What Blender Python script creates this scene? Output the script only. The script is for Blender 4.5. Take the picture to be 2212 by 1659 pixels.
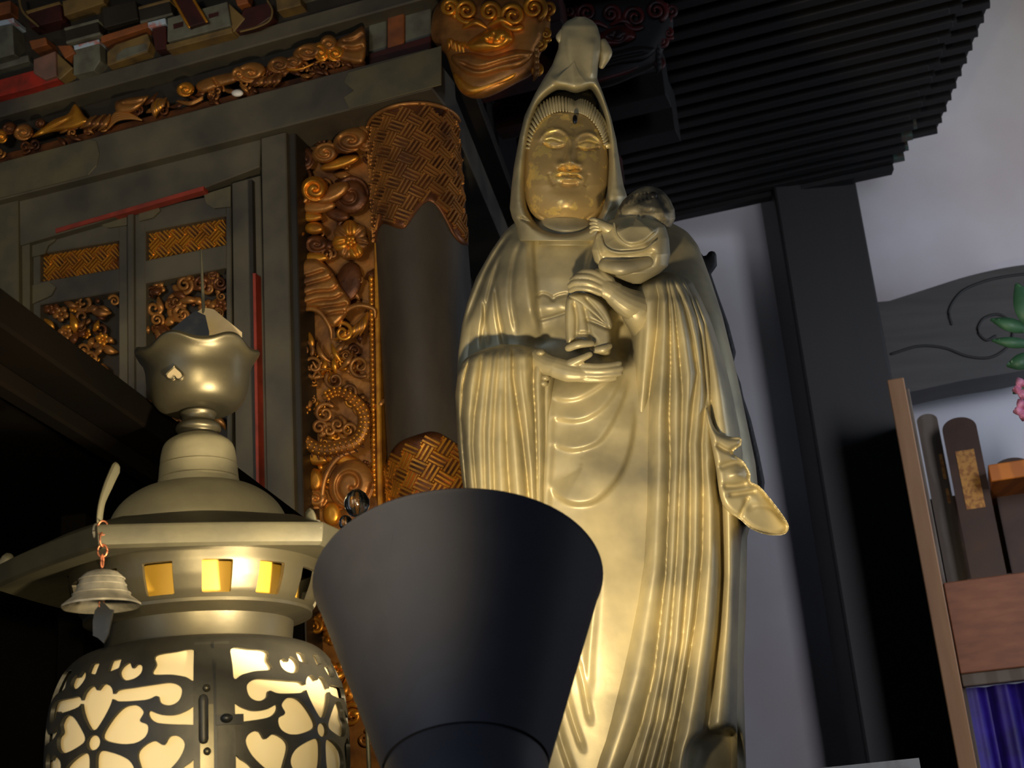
import bpy, math, random
import numpy as np
from mathutils import Vector
random.seed(4); rng = np.random.default_rng(4)
for o in list(bpy.data.objects): bpy.data.objects.remove(o)
SC = bpy.context.scene
COL = SC.collection
# ------------------------------------------------------------------ camera (image 2212 x 1659)
FPX, CX, CY = 2900.0, 1106.0, 829.5
CAM = np.array([0, 0, 1.3])
PITCH, ROLL = math.radians(19.0), math.radians(-5.0)
FW = np.array([0, math.cos(PITCH), math.sin(PITCH)]); RT0 = np.array([1., 0, 0]); UP0 = np.cross(RT0, FW)
RT = math.cos(ROLL)*RT0 + math.sin(ROLL)*UP0; UP = -math.sin(ROLL)*RT0 + math.cos(ROLL)*UP0
cd = bpy.data.cameras.new('camera'); cam = bpy.data.objects.new('camera', cd); COL.objects.link(cam)
from mathutils import Matrix
cam.matrix_world = Matrix(((RT[0], UP[0], -FW[0], CAM[0]), (RT[1], UP[1], -FW[1], CAM[1]), (RT[2], UP[2], -FW[2], CAM[2]), (0, 0, 0, 1)))
cd.sensor_width = 36; cd.lens = FPX/2212*36; cd.clip_start = .05
cd.dof.use_dof = True; cd.dof.focus_distance = 2.45; cd.dof.aperture_fstop = 9
SC.camera = cam
# ------------------------------------------------------------------ world, lights, exposure
wd = bpy.data.worlds.new('world'); SC.world = wd; wd.use_nodes = True
wd.node_tree.nodes['Background'].inputs[0].default_value = (.55, .65, 1, 1)
wd.node_tree.nodes['Background'].inputs[1].default_value = .012
SC.view_settings.view_transform = 'Standard'; SC.view_settings.look = 'None'
SC.view_settings.exposure = 0; SC.view_settings.gamma = 1
def lamp(name, kind, loc, energy, color, target=None, **kw):
    l = bpy.data.lights.new(name, kind); l.energy = energy; l.color = color
    for k, v in kw.items(): setattr(l, k, v)
    o = bpy.data.objects.new(name, l); COL.objects.link(o); o.location = loc
    if target is not None:
        o.rotation_euler = (Vector(target)-Vector(loc)).to_track_quat('-Z', 'Y').to_euler()
    return o
# daylight from the open hall doors behind the viewer, with unseen fills added for the wall and shrine
lamp('hall_daylight', 'AREA', (-2.2, -1.6, 2.2), 32, (.62, .76, 1), (-.2, 1.4, 1.2), shape='RECTANGLE', size=2.6, size_y=3.0)
lamp('wall_fill_light', 'AREA', (2.7, -2.0, 2.4), 11, (.90, .89, 1), (1.75, 5.6, 2.4), shape='RECTANGLE', size=1.2, size_y=2.4, spread=math.radians(44))  # unseen fill added to brighten the back wall around the pillar
lamp('side_window_light', 'AREA', (4.0, 3.4, 2.7), 46, (.74, .84, 1), (2.2, 5.6, 2.4), shape='RECTANGLE', size=1.0, size_y=1.8)
lamp('rear_wall_fill', 'AREA', (1.1, 4.6, 4.9), 6, (.92, .92, 1), (1.4, 5.6, 2.6), shape='DISK', size=.5)  # added fill that washes the wall strip beside the pillar
lamp('shrine_warm_fill', 'SPOT', (-1.7, -.6, 2.3), 150, (1, .88, .66), (-1.15, 3.3, 2.9), spot_size=.62, spot_blend=.8, shadow_soft_size=.25)  # added warm spot lifting the shrine front, kept off the statue
lamp('wall_lamp_light', 'SPOT', (3.4, 4.3, 4.6), 16, (1, .78, .4), (2.9, 5.6, 4.6), spot_size=2.0, spot_blend=1, shadow_soft_size=.15)
# unseen warm spotlight behind the viewer, aimed at the lantern
lamp('front_spot_light', 'SPOT', (.10, -.3, 1.38), 230, (1, .78, .44), (-.62, 1.95, 1.75), spot_size=.46, spot_blend=.7, shadow_soft_size=.05)
# ------------------------------------------------------------------ pixel <-> place
def rays(x, y):
    x = np.asarray(x, float)[..., None]; y = np.asarray(y, float)[..., None]
    return RT*(x-CX) + UP*(CY-y) + FW*FPX
def W(x, y, Y):
    d = rays(x, y); t = (np.asarray(Y, float)-CAM[1])/d[..., 1]
    return CAM + d*t[..., None]
def mpp(P): return float((np.asarray(P)-CAM) @ FW)/FPX          # metres per pixel at a place
# ------------------------------------------------------------------ materials
def mat(name, c, rough=.5, metal=0., c2=None, scale=8., amt=(.4, .65), rough2=None, bump=0., bscale=None, detail=4, metal2=None, wave=None, coat=0., spec=None, trans=0., emit=None, stretch=None):
    m = bpy.data.materials.new(name); m.use_nodes = True
    nt = m.node_tree; b = nt.nodes['Principled BSDF']
    def lin(c): return tuple(((v/12.92) if v <= .04045 else ((v+.055)/1.055)**2.4) for v in c)+(1,)
    b.inputs['Base Color'].default_value = lin(c); b.inputs['Roughness'].default_value = rough; b.inputs['Metallic'].default_value = metal
    if coat: b.inputs['Coat Weight'].default_value = coat
    if spec is not None: b.inputs['Specular IOR Level'].default_value = spec
    if trans: b.inputs['Transmission Weight'].default_value = trans
    if emit: b.inputs['Emission Color'].default_value = lin(emit[0]); b.inputs['Emission Strength'].default_value = emit[1]
    tc = nt.nodes.new('ShaderNodeTexCoord'); src = tc.outputs['Object']
    if stretch:
        mp = nt.nodes.new('ShaderNodeMapping'); mp.inputs['Scale'].default_value = stretch
        nt.links.new(src, mp.inputs[0]); src = mp.outputs[0]
    if c2 is not None:
        if wave:
            n = nt.nodes.new('ShaderNodeTexWave'); n.inputs['Scale'].default_value = scale; n.inputs['Distortion'].default_value = wave; n.inputs['Detail'].default_value = detail
        else:
            n = nt.nodes.new('ShaderNodeTexNoise'); n.inputs['Scale'].default_value = scale; n.inputs['Detail'].default_value = detail
        nt.links.new(src, n.inputs['Vector'])
        r = nt.nodes.new('ShaderNodeMapRange'); r.inputs[1].default_value = amt[0]; r.inputs[2].default_value = amt[1]
        nt.links.new(n.outputs['Fac'] if 'Fac' in n.outputs else n.outputs[0], r.inputs[0])
        mx = nt.nodes.new('ShaderNodeMix'); mx.data_type = 'RGBA'
        mx.inputs[6].default_value = lin(c); mx.inputs[7].default_value = lin(c2)
        nt.links.new(r.outputs[0], mx.inputs[0]); nt.links.new(mx.outputs[2], b.inputs['Base Color'])
        for key, a, z in (('Roughness', rough, rough2), ('Metallic', metal, metal2)):
            if z is not None:
                q = nt.nodes.new('ShaderNodeMapRange'); q.inputs[3].default_value = a; q.inputs[4].default_value = z
                nt.links.new(r.outputs[0], q.inputs[0]); nt.links.new(q.outputs[0], b.inputs[key])
    if bump:
        n2 = nt.nodes.new('ShaderNodeTexNoise'); n2.inputs['Scale'].default_value = bscale or scale*4; n2.inputs['Detail'].default_value = 5
        nt.links.new(src, n2.inputs['Vector'])
        bp = nt.nodes.new('ShaderNodeBump'); bp.inputs['Strength'].default_value = bump; bp.inputs['Distance'].default_value = .004
        nt.links.new(n2.outputs['Fac'], bp.inputs['Height']); nt.links.new(bp.outputs[0], b.inputs['Normal'])
    return m
M = dict(
 bronze=mat('gilt_bronze', (.80, .75, .58), .40, .3, (.50, .48, .40), 6, (.36, .68), .48, .08, 60),
 face=mat('worn_gilt_face', (.70, .60, .40), .40, .35, (.97, .85, .52), 34, (.54, .6), .3, .12, 120, detail=8, metal2=.6),
 hairb=mat('dark_bronze_hair', (.17, .17, .17), .5, .5, (.42, .40, .32), 30, (.5, .7), .5, .2, 80),
 bronze2=mat('mottled_bronze', (.60, .56, .44), .48, .3, (.26, .26, .24), 24, (.42, .6), .5, .15, 80),  # darker, mottled bronze for the infant head
 urna=mat('urna_stone', (.08, .08, .09), .2),
 gold=mat('gilded_wood', (.92, .64, .22), .34, .75, (.60, .37, .16), 18, (.4, .75), .5, .15, 90),
 golddim=mat('worn_gilded_wood', (.70, .48, .24), .38, .6, (.40, .26, .15), 14, (.4, .7), .55, .2, 80),
 goldbrown=mat('brown_gilded_wood', (.45, .27, .14), .42, .55, (.22, .13, .09), 20, (.4, .7), .5, .2, 80),
 lacq=mat('dusty_black_lacquer', (.225, .215, .20), .45, 0, (.345, .32, .255), 5, (.35, .7), .6, .06, 50),
 collacq=mat('worn_brown_lacquer', (.27, .24, .19), .5, 0, (.20, .175, .14), 4, (.35, .7), .6, .05, 50, stretch=(3, 3, 1)),
 lacqd=mat('brown_black_lacquer', (.17, .145, .11), .5, 0, (.10, .09, .075), 6, (.35, .7), .5, .06, 50),
 fitting=mat('olive_metal_fitting', (.44, .41, .31), .45, .45, (.34, .325, .27), 12, (.35, .7), .55, .08, 60),
 redline=mat('vermilion_lacquer', (.55, .20, .14), .5, 0, (.36, .15, .11), 12, (.4, .7)),
 red=mat('red_paint', (.62, .16, .10), .5, 0, (.42, .15, .11), 20, (.4, .7)),
 greyp=mat('grey_green_paint', (.38, .38, .33), .6, 0, (.27, .25, .22), 18, (.4, .7)),
 pinkp=mat('faded_pink_paint', (.48, .34, .29), .6, 0, (.37, .29, .25), 18, (.4, .7)),
 orange=mat('orange_paint', (.52, .29, .13), .6, 0, (.36, .21, .12), 18, (.4, .7)),
 ochre=mat('ochre_paint', (.44, .35, .18), .6, 0, (.30, .24, .14), 18, (.4, .7)),
 blue=mat('pale_blue_paint', (.62, .68, .74), .5, 0, (.66, .42, .40), 30, (.5, .6)),
 maroon=mat('maroon_paint', (.23, .09, .07), .5, 0, (.12, .06, .05), 12, (.4, .7)),
 darkred=mat('dark_red_lacquer', (.30, .08, .07), .45, 0, (.12, .07, .06), 20, (.4, .65)),
 blacklacq=mat('deep_black_lacquer', (.03, .027, .024), 1., 0, (.045, .035, .028), 5, (.4, .7), spec=0.0),
 rafter=mat('near_black_wood', (.045, .045, .038), .65, 0, (.07, .048, .04), 12, (.4, .7)),  # near-black brown wood tone
 verdi=mat('verdigris_tip', (.25, .36, .32), .6, 0, (.30, .20, .16), 30, (.4, .7)),
 lantern=mat('lantern_bronze', (.36, .34, .27), .38, .75, (.27, .26, .22), 9, (.35, .7), .45, .05, 70),
 lantern2=mat('dull_lantern_bronze', (.34, .33, .26), .55, .45, (.28, .275, .225), 14, (.35, .7), .6, .08, 90),
 brim=mat('dark_olive_bronze', (.27, .26, .20), .5, .5, (.21, .205, .165), 14, (.35, .7), .55, .08, 90),
 dome=mat('pale_olive_bronze', (.47, .45, .355), .6, .35, (.40, .385, .31), 14, (.35, .7), .65, .08, 90),  # paler tone of the lantern bronze, for dome and knob
 opening=mat('openwork_bronze', (.24, .235, .21), .48, .5, (.17, .17, .16), 20, (.35, .7), .5, .06, 90),
 paper=mat('cream_paper', (.93, .88, .72), .8, 0, (.86, .78, .60), 4, (.35, .75)),
 inner=mat('brass_liner', (.78, .62, .22), .5, .3, (.70, .55, .2), 6, (.3, .7)),
 bell=mat('weathered_bell', (.60, .58, .52), .5, .45, (.45, .44, .40), 40, (.4, .65), .6, .2, 120),
 copper=mat('copper_wire', (.62, .38, .27), .4, .8, (.45, .28, .2), 60, (.4, .7)),
 blackm=mat('black_plate', (.10, .11, .12), .45, .2, (.18, .18, .16), 40, (.5, .7)),
 shade=mat('black_satin_paint', (.245, .245, .27), .52, 0, (.26, .26, .285), 30, (.3, .7), .55, .01, 200, spec=.35),
 white=mat('white_card', (.93, .91, .87), .7, 0, (.84, .81, .76), 30, (.5, .7)),
 plaster=mat('white_plaster', (.72, .72, .74), .9, 0, (.66, .63, .64), 1.6, (.35, .75), bump=.05, bscale=40),
 timber=mat('dark_timber', (.075, .062, .052), .6, 0, (.055, .048, .042), 3, (.35, .7), bump=.1, bscale=40, stretch=(8, 8, 1)),
 timber2=mat('carved_grey_timber', (.22, .21, .195), .6, 0, (.17, .16, .145), 3, (.3, .7), bump=.1, bscale=40, stretch=(1, 4, 8)),
 tan=mat('tan_cypress', (.66, .50, .34), .55, 0, (.58, .42, .28), 3, (.3, .7), stretch=(8, 8, 1)),
 shelfw=mat('pinkish_wood', (.60, .38, .26), .55, 0, (.48, .29, .19), 4, (.3, .7), stretch=(1, 6, 8)),
 orangew=mat('orange_wood', (.85, .50, .14), .5, 0, (.74, .42, .12), 4, (.3, .7), wave=3),
 brownw=mat('brown_back_board', (.42, .32, .18), .6, 0, (.30, .21, .12), 4, (.3, .7), wave=3, stretch=(1, 6, 8)),
 greyw=mat('grey_side_board', (.42, .38, .33), .6, 0, (.36, .31, .26), 4, (.3, .7), wave=3),
 purple=mat('purple_satin', (.20, .10, .62), .55, 0, (.10, .04, .36), 10, (.3, .7)),
 tablet=mat('brown_lacquer_tablet', (.30, .19, .11), .4, 0, (.22, .14, .08), 10, (.3, .7)),
 goldlab=mat('gold_paper_label', (.76, .56, .27), .5, .2, (.60, .40, .20), 60, (.45, .6)),
 leaf=mat('green_leaf', (.20, .36, .25), .5, 0, (.26, .44, .30), 12, (.4, .7)),
 petal=mat('pink_petal', (.86, .58, .70), .6, 0, (.70, .36, .48), 40, (.4, .7)),
 stemm=mat('green_stem', (.16, .26, .14), .6, 0, (.11, .18, .10), 30, (.4, .7)),
 glass=mat('clear_glass', (.92, .95, .95), .08, 0, (.85, .9, .9), 20, (.4, .7), trans=1.),
 bulb=mat('lit_bulb', (1, .85, .55), .4, 0, (1, .8, .5), 4, emit=((1, .84, .52), 14)),
 floor=mat('tatami_floor', (.42, .36, .25), .8, 0, (.37, .31, .22), 30, (.3, .7)),
 ceil=mat('dark_board_ceiling', (.12, .10, .08), .7, 0, (.09, .075, .06), 5, (.3, .7)),
 cloth=mat('grey_folded_paper', (.66, .60, .47), .8, 0, (.55, .50, .40), 20, (.3, .7)),
)
# ------------------------------------------------------------------ object helpers
def link(name, me, parent=None, m=None):
    o = bpy.data.objects.new(name, me); COL.objects.link(o)
    if parent is not None: o.parent = parent
    if m is not None:
        me.materials.clear(); me.materials.append(M[m] if isinstance(m, str) else m)
    return o
def mesh(name, V, F, m, parent=None, smooth=True, origin=None, auto=None):
    V = np.asarray(V, float).reshape(-1, 3)
    loc = None
    if origin is not None: V = V-np.asarray(origin)
    me = bpy.data.meshes.new(name); me.from_pydata(V.tolist(), [], [tuple(int(i) for i in f) for f in F]); me.update()
    import bmesh
    bm = bmesh.new(); bm.from_mesh(me); bmesh.ops.recalc_face_normals(bm, faces=bm.faces)
    bm.to_mesh(me); bm.free()
    if smooth:
        me.polygons.foreach_set('use_smooth', [True]*len(me.polygons))
        if auto is not None: me.set_sharp_from_angle(angle=math.radians(auto))
    return link(name, me, parent, m)
def thing(name, label, cat, loc=(0, 0, 0), rz=0., group=None, kind=None):
    o = bpy.data.objects.new(name, None); COL.objects.link(o); o.empty_display_size = .05
    o.location = loc; o.rotation_euler = (0, 0, rz); tag(o, label, cat, group, kind); return o
def tag(o, label=None, cat=None, group=None, kind=None):
    if label: o['label'] = label
    if cat: o['category'] = cat
    if group: o['group'] = group
    if kind: o['kind'] = kind
    return o
class MB:
    def __init__(s): s.V = []; s.F = []; s.n = 0
    def add(s, V, F):
        V = np.asarray(V, float).reshape(-1, 3); s.V.append(V); s.F += [[int(i)+s.n for i in f] for f in F]; s.n += len(V); return s
    def get(s): return (np.concatenate(s.V), s.F)
def box(a, b):
    x0, y0, z0 = a; x1, y1, z1 = b
    V = [(x0, y0, z0), (x1, y0, z0), (x1, y1, z0), (x0, y1, z0), (x0, y0, z1), (x1, y0, z1), (x1, y1, z1), (x0, y1, z1)]
    return np.array(V), [(0, 3, 2, 1), (4, 5, 6, 7), (0, 1, 5, 4), (1, 2, 6, 5), (2, 3, 7, 6), (3, 0, 4, 7)]
def bevel(o, w=.004, seg=2):
    md = o.modifiers.new('bevel', 'BEVEL'); md.width = w; md.segments = seg; md.limit_method = 'ANGLE'; md.angle_limit = .6
    return o
def spline(P, n):
    P = np.asarray(P, float)
    if len(P) == 2: return P[0]+(P[1]-P[0])*np.linspace(0, 1, n)[:, None]
    Q = np.vstack([2*P[0]-P[1], P, 2*P[-1]-P[-2]]); t = np.linspace(0, len(P)-1, n); i = np.minimum(t.astype(int), len(P)-2); f = (t-i)[:, None]
    a, b, c, d = Q[i], Q[i+1], Q[i+2], Q[i+3]
    return .5*((2*b)+(-a+c)*f+(2*a-5*b+4*c-d)*f**2+(-a+3*b-3*c+d)*f**3)
def tube(P, r, n=16, seg=10, flat=1., cap=True, up=(0, 0, 1.)):
    """swept tube along P (k,3); r scalar / list of radii; flat squeezes it along `up`"""
    P = np.asarray(P, float); R = np.interp(np.linspace(0, 1, n), np.linspace(0, 1, len(np.atleast_1d(r))), np.atleast_1d(r)) if np.ndim(r) else np.full(n, float(r))
    C = spline(P, n)
    if cap:                                                # rounded ends
        t0 = C[0]-C[1]; t1 = C[-1]-C[-2]; t0 /= np.linalg.norm(t0)+1e-12; t1 /= np.linalg.norm(t1)+1e-12
        C = np.vstack([C[0]+t0*R[0]*.95, C[0]+t0*R[0]*.7, C, C[-1]+t1*R[-1]*.7, C[-1]+t1*R[-1]*.95])
        R = np.concatenate([[R[0]*.3, R[0]*.75], R, [R[-1]*.75, R[-1]*.3]])
    T = np.gradient(C, axis=0); T /= np.linalg.norm(T, axis=1)[:, None]+1e-12
    up = np.asarray(up, float)
    A = np.cross(T, up); bad = np.linalg.norm(A, axis=1) < 1e-3; A[bad] = np.cross(T[bad], [.3, 1, .2]); A /= np.linalg.norm(A, axis=1)[:, None]
    B = np.cross(A, T)
    ph = np.linspace(0, 2*np.pi, seg, endpoint=False)
    V = C[:, None]+R[:, None, None]*(np.cos(ph)[None, :, None]*A[:, None]+flat*np.sin(ph)[None, :, None]*B[:, None])
    k = len(C); F = []
    for i in range(k-1):
        for j in range(seg):
            j2 = (j+1) % seg; F.append((i*seg+j, i*seg+j2, (i+1)*seg+j2, (i+1)*seg+j))
    F.append(tuple(range(seg))[::-1]); F.append(tuple((k-1)*seg+j for j in range(seg)))
    return V.reshape(-1, 3), F
def blob(c, r, n=10, m=14):
    th = np.linspace(0, np.pi, n+1)[1:-1]; ph = np.linspace(0, 2*np.pi, m, endpoint=False)
    V = [[0, 0, 1]]+[[math.sin(t)*math.cos(p), math.sin(t)*math.sin(p), math.cos(t)] for t in th for p in ph]+[[0, 0, -1]]
    F = [(0, 1+j, 1+(j+1) % m) for j in range(m)]
    for i in range(n-2):
        for j in range(m): F.append((1+i*m+j, 1+(i+1)*m+j, 1+(i+1)*m+(j+1) % m, 1+i*m+(j+1) % m))
    L = len(V)-1; F += [(L, 1+(n-2)*m+(j+1) % m, 1+(n-2)*m+j) for j in range(m)]
    return np.array(V)*np.asarray(r, float)+np.asarray(c, float), F
def lathe(prof, n=64, fn=None, close=False):
    """prof [(r,z)...] around the local z axis"""
    th = np.linspace(0, 2*np.pi, n, endpoint=False); V = []
    for r, z in prof:
        rr = r*(fn(th, r, z) if fn else 1); V.append(np.stack([rr*np.cos(th), rr*np.sin(th), np.full(n, z)], 1))
    F = []; k = len(prof)
    for i in range(k-1 if not close else k):
        i2 = (i+1) % k
        for j in range(n): F.append((i*n+j, i*n+(j+1) % n, i2*n+(j+1) % n, i2*n+j))
    return np.concatenate(V), F
def dist_poly(X, Y, P, closed=False):
    """distance to polyline, and signed side of the nearest segment (+ = left of travel with y down)"""
    P = np.asarray(P, float); D = np.full(X.shape, 1e9); S = np.zeros(X.shape); T = np.zeros(X.shape)
    n = len(P); m = n if closed else n-1; L = 0
    for i in range(m):
        a, b = P[i], P[(i+1) % n]; e = b-a; l2 = e@e+1e-9
        t = np.clip(((X-a[0])*e[0]+(Y-a[1])*e[1])/l2, 0, 1)
        dx, dy = X-a[0]-t*e[0], Y-a[1]-t*e[1]; d = np.hypot(dx, dy); k = d < D
        D[k] = d[k]; S[k] = np.sign(e[0]*dy-e[1]*dx)[k]; T[k] = L+(t*math.sqrt(l2))[k]; L += math.sqrt(l2)
    return D, S, T/max(L, 1e-9)
def sdf(X, Y, P):
    P = np.asarray(P, float); D = dist_poly(X, Y, P, True)[0]; ins = np.zeros(X.shape, bool)
    for i in range(len(P)):
        a, b = P[i], P[i-1]
        c = (a[1] > Y) != (b[1] > Y)
        with np.errstate(divide='ignore', invalid='ignore'):
            ins ^= c & (X < (b[0]-a[0])*(Y-a[1])/(b[1]-a[1]+1e-12)+a[0])
    return np.where(ins, -D, D)
def smooth_poly(P, n=6):
    P = np.asarray(P, float); k = len(P); out = []
    for i in range(k):
        a, b, c, d = P[i-1], P[i], P[(i+1) % k], P[(i+2) % k]
        for t in np.linspace(0, 1, n, endpoint=False):
            out.append(.5*((2*b)+(-a+c)*t+(2*a-5*b+4*c-d)*t*t+(-a+3*b-3*c+d)*t**3))
    return np.array(out)
def clipgrid(f, x0, x1, y0, y1, step):
    """cells of a grid where f<0, cut cleanly along f=0 -> 2D verts, faces"""
    nx = max(2, int((x1-x0)/step)); ny = max(2, int((y1-y0)/step))
    xs = np.linspace(x0, x1, nx+1); ys = np.linspace(y0, y1, ny+1); X, Y = np.meshgrid(xs, ys)
    f0 = f(X, Y); f0 = np.where(np.abs(f0) < step*.02, -step*.02, f0)
    ids = {}; V = []; F = []
    def gv(i, j):
        k = (i, j)
        if k not in ids: ids[k] = len(V); V.append((xs[j], ys[i]))
        return ids[k]
    def ev(a, b):
        k = (a, b) if a < b else (b, a)
        if k not in ids:
            fa, fb = f0[k[0]], f0[k[1]]; t = fa/(fa-fb); t = min(max(t, .02), .98)
            ids[k] = len(V); V.append((xs[k[0][1]]*(1-t)+xs[k[1][1]]*t, ys[k[0][0]]*(1-t)+ys[k[1][0]]*t))
        return ids[k]
    neg = f0 < 0
    for i in range(ny):
        for j in range(nx):
            c = [(i, j), (i, j+1), (i+1, j+1), (i+1, j)]; s = [neg[q] for q in c]; k = sum(s)
            if k == 0: continue
            if k == 4: F.append([gv(*q) for q in c]); continue
            poly = []
            for q in range(4):
                a, b = c[q], c[(q+1) % 4]
                if neg[a]: poly.append(gv(*a))
                if neg[a] != neg[b]: poly.append(ev(a, b))
            F.append(poly)
    return np.array(V), F
def solid(Vt, Vb, F):
    """top verts, bottom verts, shared faces -> closed solid"""
    n = len(Vt); cnt = {}
    for f in F:
        for a, b in zip(f, list(f[1:])+[f[0]]): cnt[(a, b)] = 1
    FF = [list(f) for f in F]+[[i+n for i in f[::-1]] for f in F]
    for (a, b) in cnt:
        if (b, a) not in cnt: FF.append([b, a, a+n, b+n])
    return np.concatenate([Vt, Vb]), FF
def relief(poly, h, back, step=3., round_=10., fields=(), sm=True, d0=0.):
    """puffed solid over a pixel outline -> (x,y,d) verts, faces.  h = relief height, back = depth of the back"""
    P = smooth_poly(poly) if sm else np.asarray(poly, float)
    x0, y0 = P.min(0)-step; x1, y1 = P.max(0)+step
    V, F = clipgrid(lambda X, Y: sdf(X, Y, P), x0, x1, y0, y1, step)
    s = -sdf(V[:, 0], V[:, 1], P); s = np.clip(s, 0, None)
    q = np.clip(s/round_, 0, 1); z = h*np.sqrt(np.clip(1-(1-q)**2, 0, 1))
    for g in fields: z = z+g(V[:, 0], V[:, 1])*np.clip(s/3, 0, 1)
    T = np.column_stack([V, d0+z]); B = np.column_stack([V, np.full(len(V), d0-back)])
    return solid(T, B, F)
def groove(P, w, depth, taper=.12):
    Q = spline(P, max(8, 4*len(P)))
    def g(X, Y):
        D, S, T = dist_poly(X, Y, Q); e = np.clip(np.minimum(T, 1-T)/taper, 0, 1) if taper else 1
        return -depth*np.exp(-(D/w)**2)*(.25+.75*e)
    return g
def lip(P, h, w, fall, side=1):
    """raised cloth edge: one side of the line stands proud and falls back over `fall` pixels"""
    Q = spline(P, max(8, 4*len(P)))
    def g(X, Y):
        D, S, T = dist_poly(X, Y, Q); s = S*D*side; e = np.clip(np.minimum(T, 1-T)/.2, 0, 1); e = e*e*(3-2*e)
        return h/(1+np.exp(-np.clip(s/w, -30, 30)))*np.exp(-(np.clip(s, 0, None)/fall)**2)*e*(D < 4*fall)
    return g
def pit(P, depth, w=4.):
    Q = smooth_poly(P, 5)
    return lambda X, Y: -depth/(1+np.exp(np.clip(sdf(X, Y, Q)/w, -30, 30)))
def hump(x, y, rx, ry, h, ang=0.):
    c, s = math.cos(math.radians(ang)), math.sin(math.radians(ang))
    return lambda X, Y: h*np.exp(-(((X-x)*c+(Y-y)*s)/rx)**2-((-(X-x)*s+(Y-y)*c)/ry)**2)
def pleats(lines, hs, ref, y0, y1, fade=40., sharp=.6):
    """rounded pleats between successive fold lines, each a list of (y, x)"""
    def g(X, Y):
        xs = [np.interp(Y, np.array(l)[:, 0], np.array(l)[:, 1]) for l in lines]; out = np.zeros(X.shape)
        for a, b, h in zip(xs[:-1], xs[1:], hs):
            w = np.maximum(b-a, 1e-3); t = np.clip((X-a)/w, 0, 1); ins = (X > a) & (X <= b)
            hh = h*np.clip(w/ref, 0, 1.3)*np.clip((Y-y0)/fade, 0, 1)
            out = np.where(ins, hh*(np.sin(np.pi*t)**sharp-.5), out)
        return out
    return g
def prof(pts, y, k=0):
    pts = np.asarray(pts, float); v = np.interp(y, pts[:, 0], pts[:, 1])
    if k:
        d = max(1, int(k)); pad = np.pad(v, d, mode='edge'); w = np.hanning(2*d+3)[1:-1]; w = w/w.sum()
        v2 = np.convolve(pad, w, 'valid'); v = v2 if len(v2) == len(v) else v
    return v
def loft(L, R, df, db, y0, y1, nv, nu, d0=0., fields=(), sm=3, pw=1., blur=0):
    """closed body between left and right outlines (pixels); df / db = front / back depth profile"""
    y = np.linspace(y0, y1, nv); l, r = prof(L, y, sm), prof(R, y, sm); f, b = prof(df, y, sm), prof(db, y, sm)
    d0 = prof(d0, y, sm) if np.ndim(d0) else np.full(nv, float(d0))
    nf = int(nu*.72); ph = np.concatenate([np.linspace(np.pi, 0, nf, endpoint=False), np.linspace(0, -np.pi, nu-nf, endpoint=False)])
    c, s = np.cos(ph), np.sin(ph); s = np.sign(s)*np.abs(s)**pw
    X = ((l+r)/2)[:, None]+((r-l)/2)[:, None]*c[None]; Y = np.repeat(y[:, None], nu, 1)
    D = np.where(s[None] >= 0, f[:, None], b[:, None])*s[None]
    wt = np.clip(np.maximum(s, 0)*2.2, 0, 1)[None]*np.ones_like(D)
    for g in fields: D = D+wt*g(X, Y)
    for _ in range(blur): D = .25*np.roll(D, 1, 1)+.5*D+.25*np.roll(D, -1, 1); D[1:-1] = .2*D[:-2]+.6*D[1:-1]+.2*D[2:]
    D = D+d0[:, None]
    V = np.stack([X, Y, D], -1).reshape(-1, 3); F = []
    for i in range(nv-1):
        for j in range(nu): F.append((i*nu+j, i*nu+(j+1) % nu, (i+1)*nu+(j+1) % nu, (i+1)*nu+j))
    k = len(V); V = np.vstack([V, [X[0].mean(), y[0], D[0].mean()], [X[-1].mean(), y[-1], D[-1].mean()]])
    for j in range(nu): F.append((k, (j+1) % nu, j)); F.append((k+1, (nv-1)*nu+j, (nv-1)*nu+(j+1) % nu))
    return V, F
# ------------------------------------------------------------------ the room
YW = 5.6
def struct(name, V, F, m, parent=None, smooth=False, label=None, cat=None):
    o = mesh(name, V, F, m, parent, smooth)
    if parent is None: tag(o, label, cat, kind='structure')
    return o
struct('wall_back', *box((-3.5, YW, 0), (4.2, YW+.1, 5.2)), 'plaster', label='white plaster wall behind the dark pillar', cat='wall')
struct('wall_right', *box((4.2, -3, 0), (4.3, YW+.1, 5.2)), 'plaster', label='white plaster side wall of the hall', cat='wall')
struct('wall_left', *box((-3.6, -3, 0), (-3.5, YW+.1, 5.2)), 'plaster', label='white plaster far side wall of the hall', cat='wall')
struct('floor', *box((-3.6, -3, -.1), (4.3, YW+.1, 0)), 'floor', label='straw matting floor of the temple hall', cat='floor')
struct('ceiling', *box((-3.6, -3, 5.2), (4.3, YW+.1, 5.3)), 'ceil', label='dark boarded ceiling of the temple hall', cat='ceiling')
# square pillar standing before the plaster wall (edges read off the photograph at its own distance)
YP = 5.15
def upright(xt0, xt1, yt, xb0, xb1, yb, Y, thick, z0, z1):
    a, b, c, d = W(xt0, yt, Y), W(xt1, yt, Y), W(xb0, yb, Y), W(xb1, yb, Y)
    x0, x1 = (a[0]+c[0])/2, (b[0]+d[0])/2
    return (x0, Y, z0), (x1, Y+thick, z1)
pa, pb = upright(1690, 1880, 420, 1845, 2045, 1600, YP, .3, 0, 5.2)
o = struct('trim_1', *box(pa, pb), 'timber', label='dark square timber pillar against the white wall', cat='pillar'); bevel(o, .012)
# pale fillet beside the pillar
o = struct('trim_2', *box((pb[0]+.002, YP+.2, W(1900, 660, YP)[2]+.02), (pb[0]+.05, YP+.26, 5.2)), 'greyw', label='pale wooden fillet beside the dark pillar', cat='trim')
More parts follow.
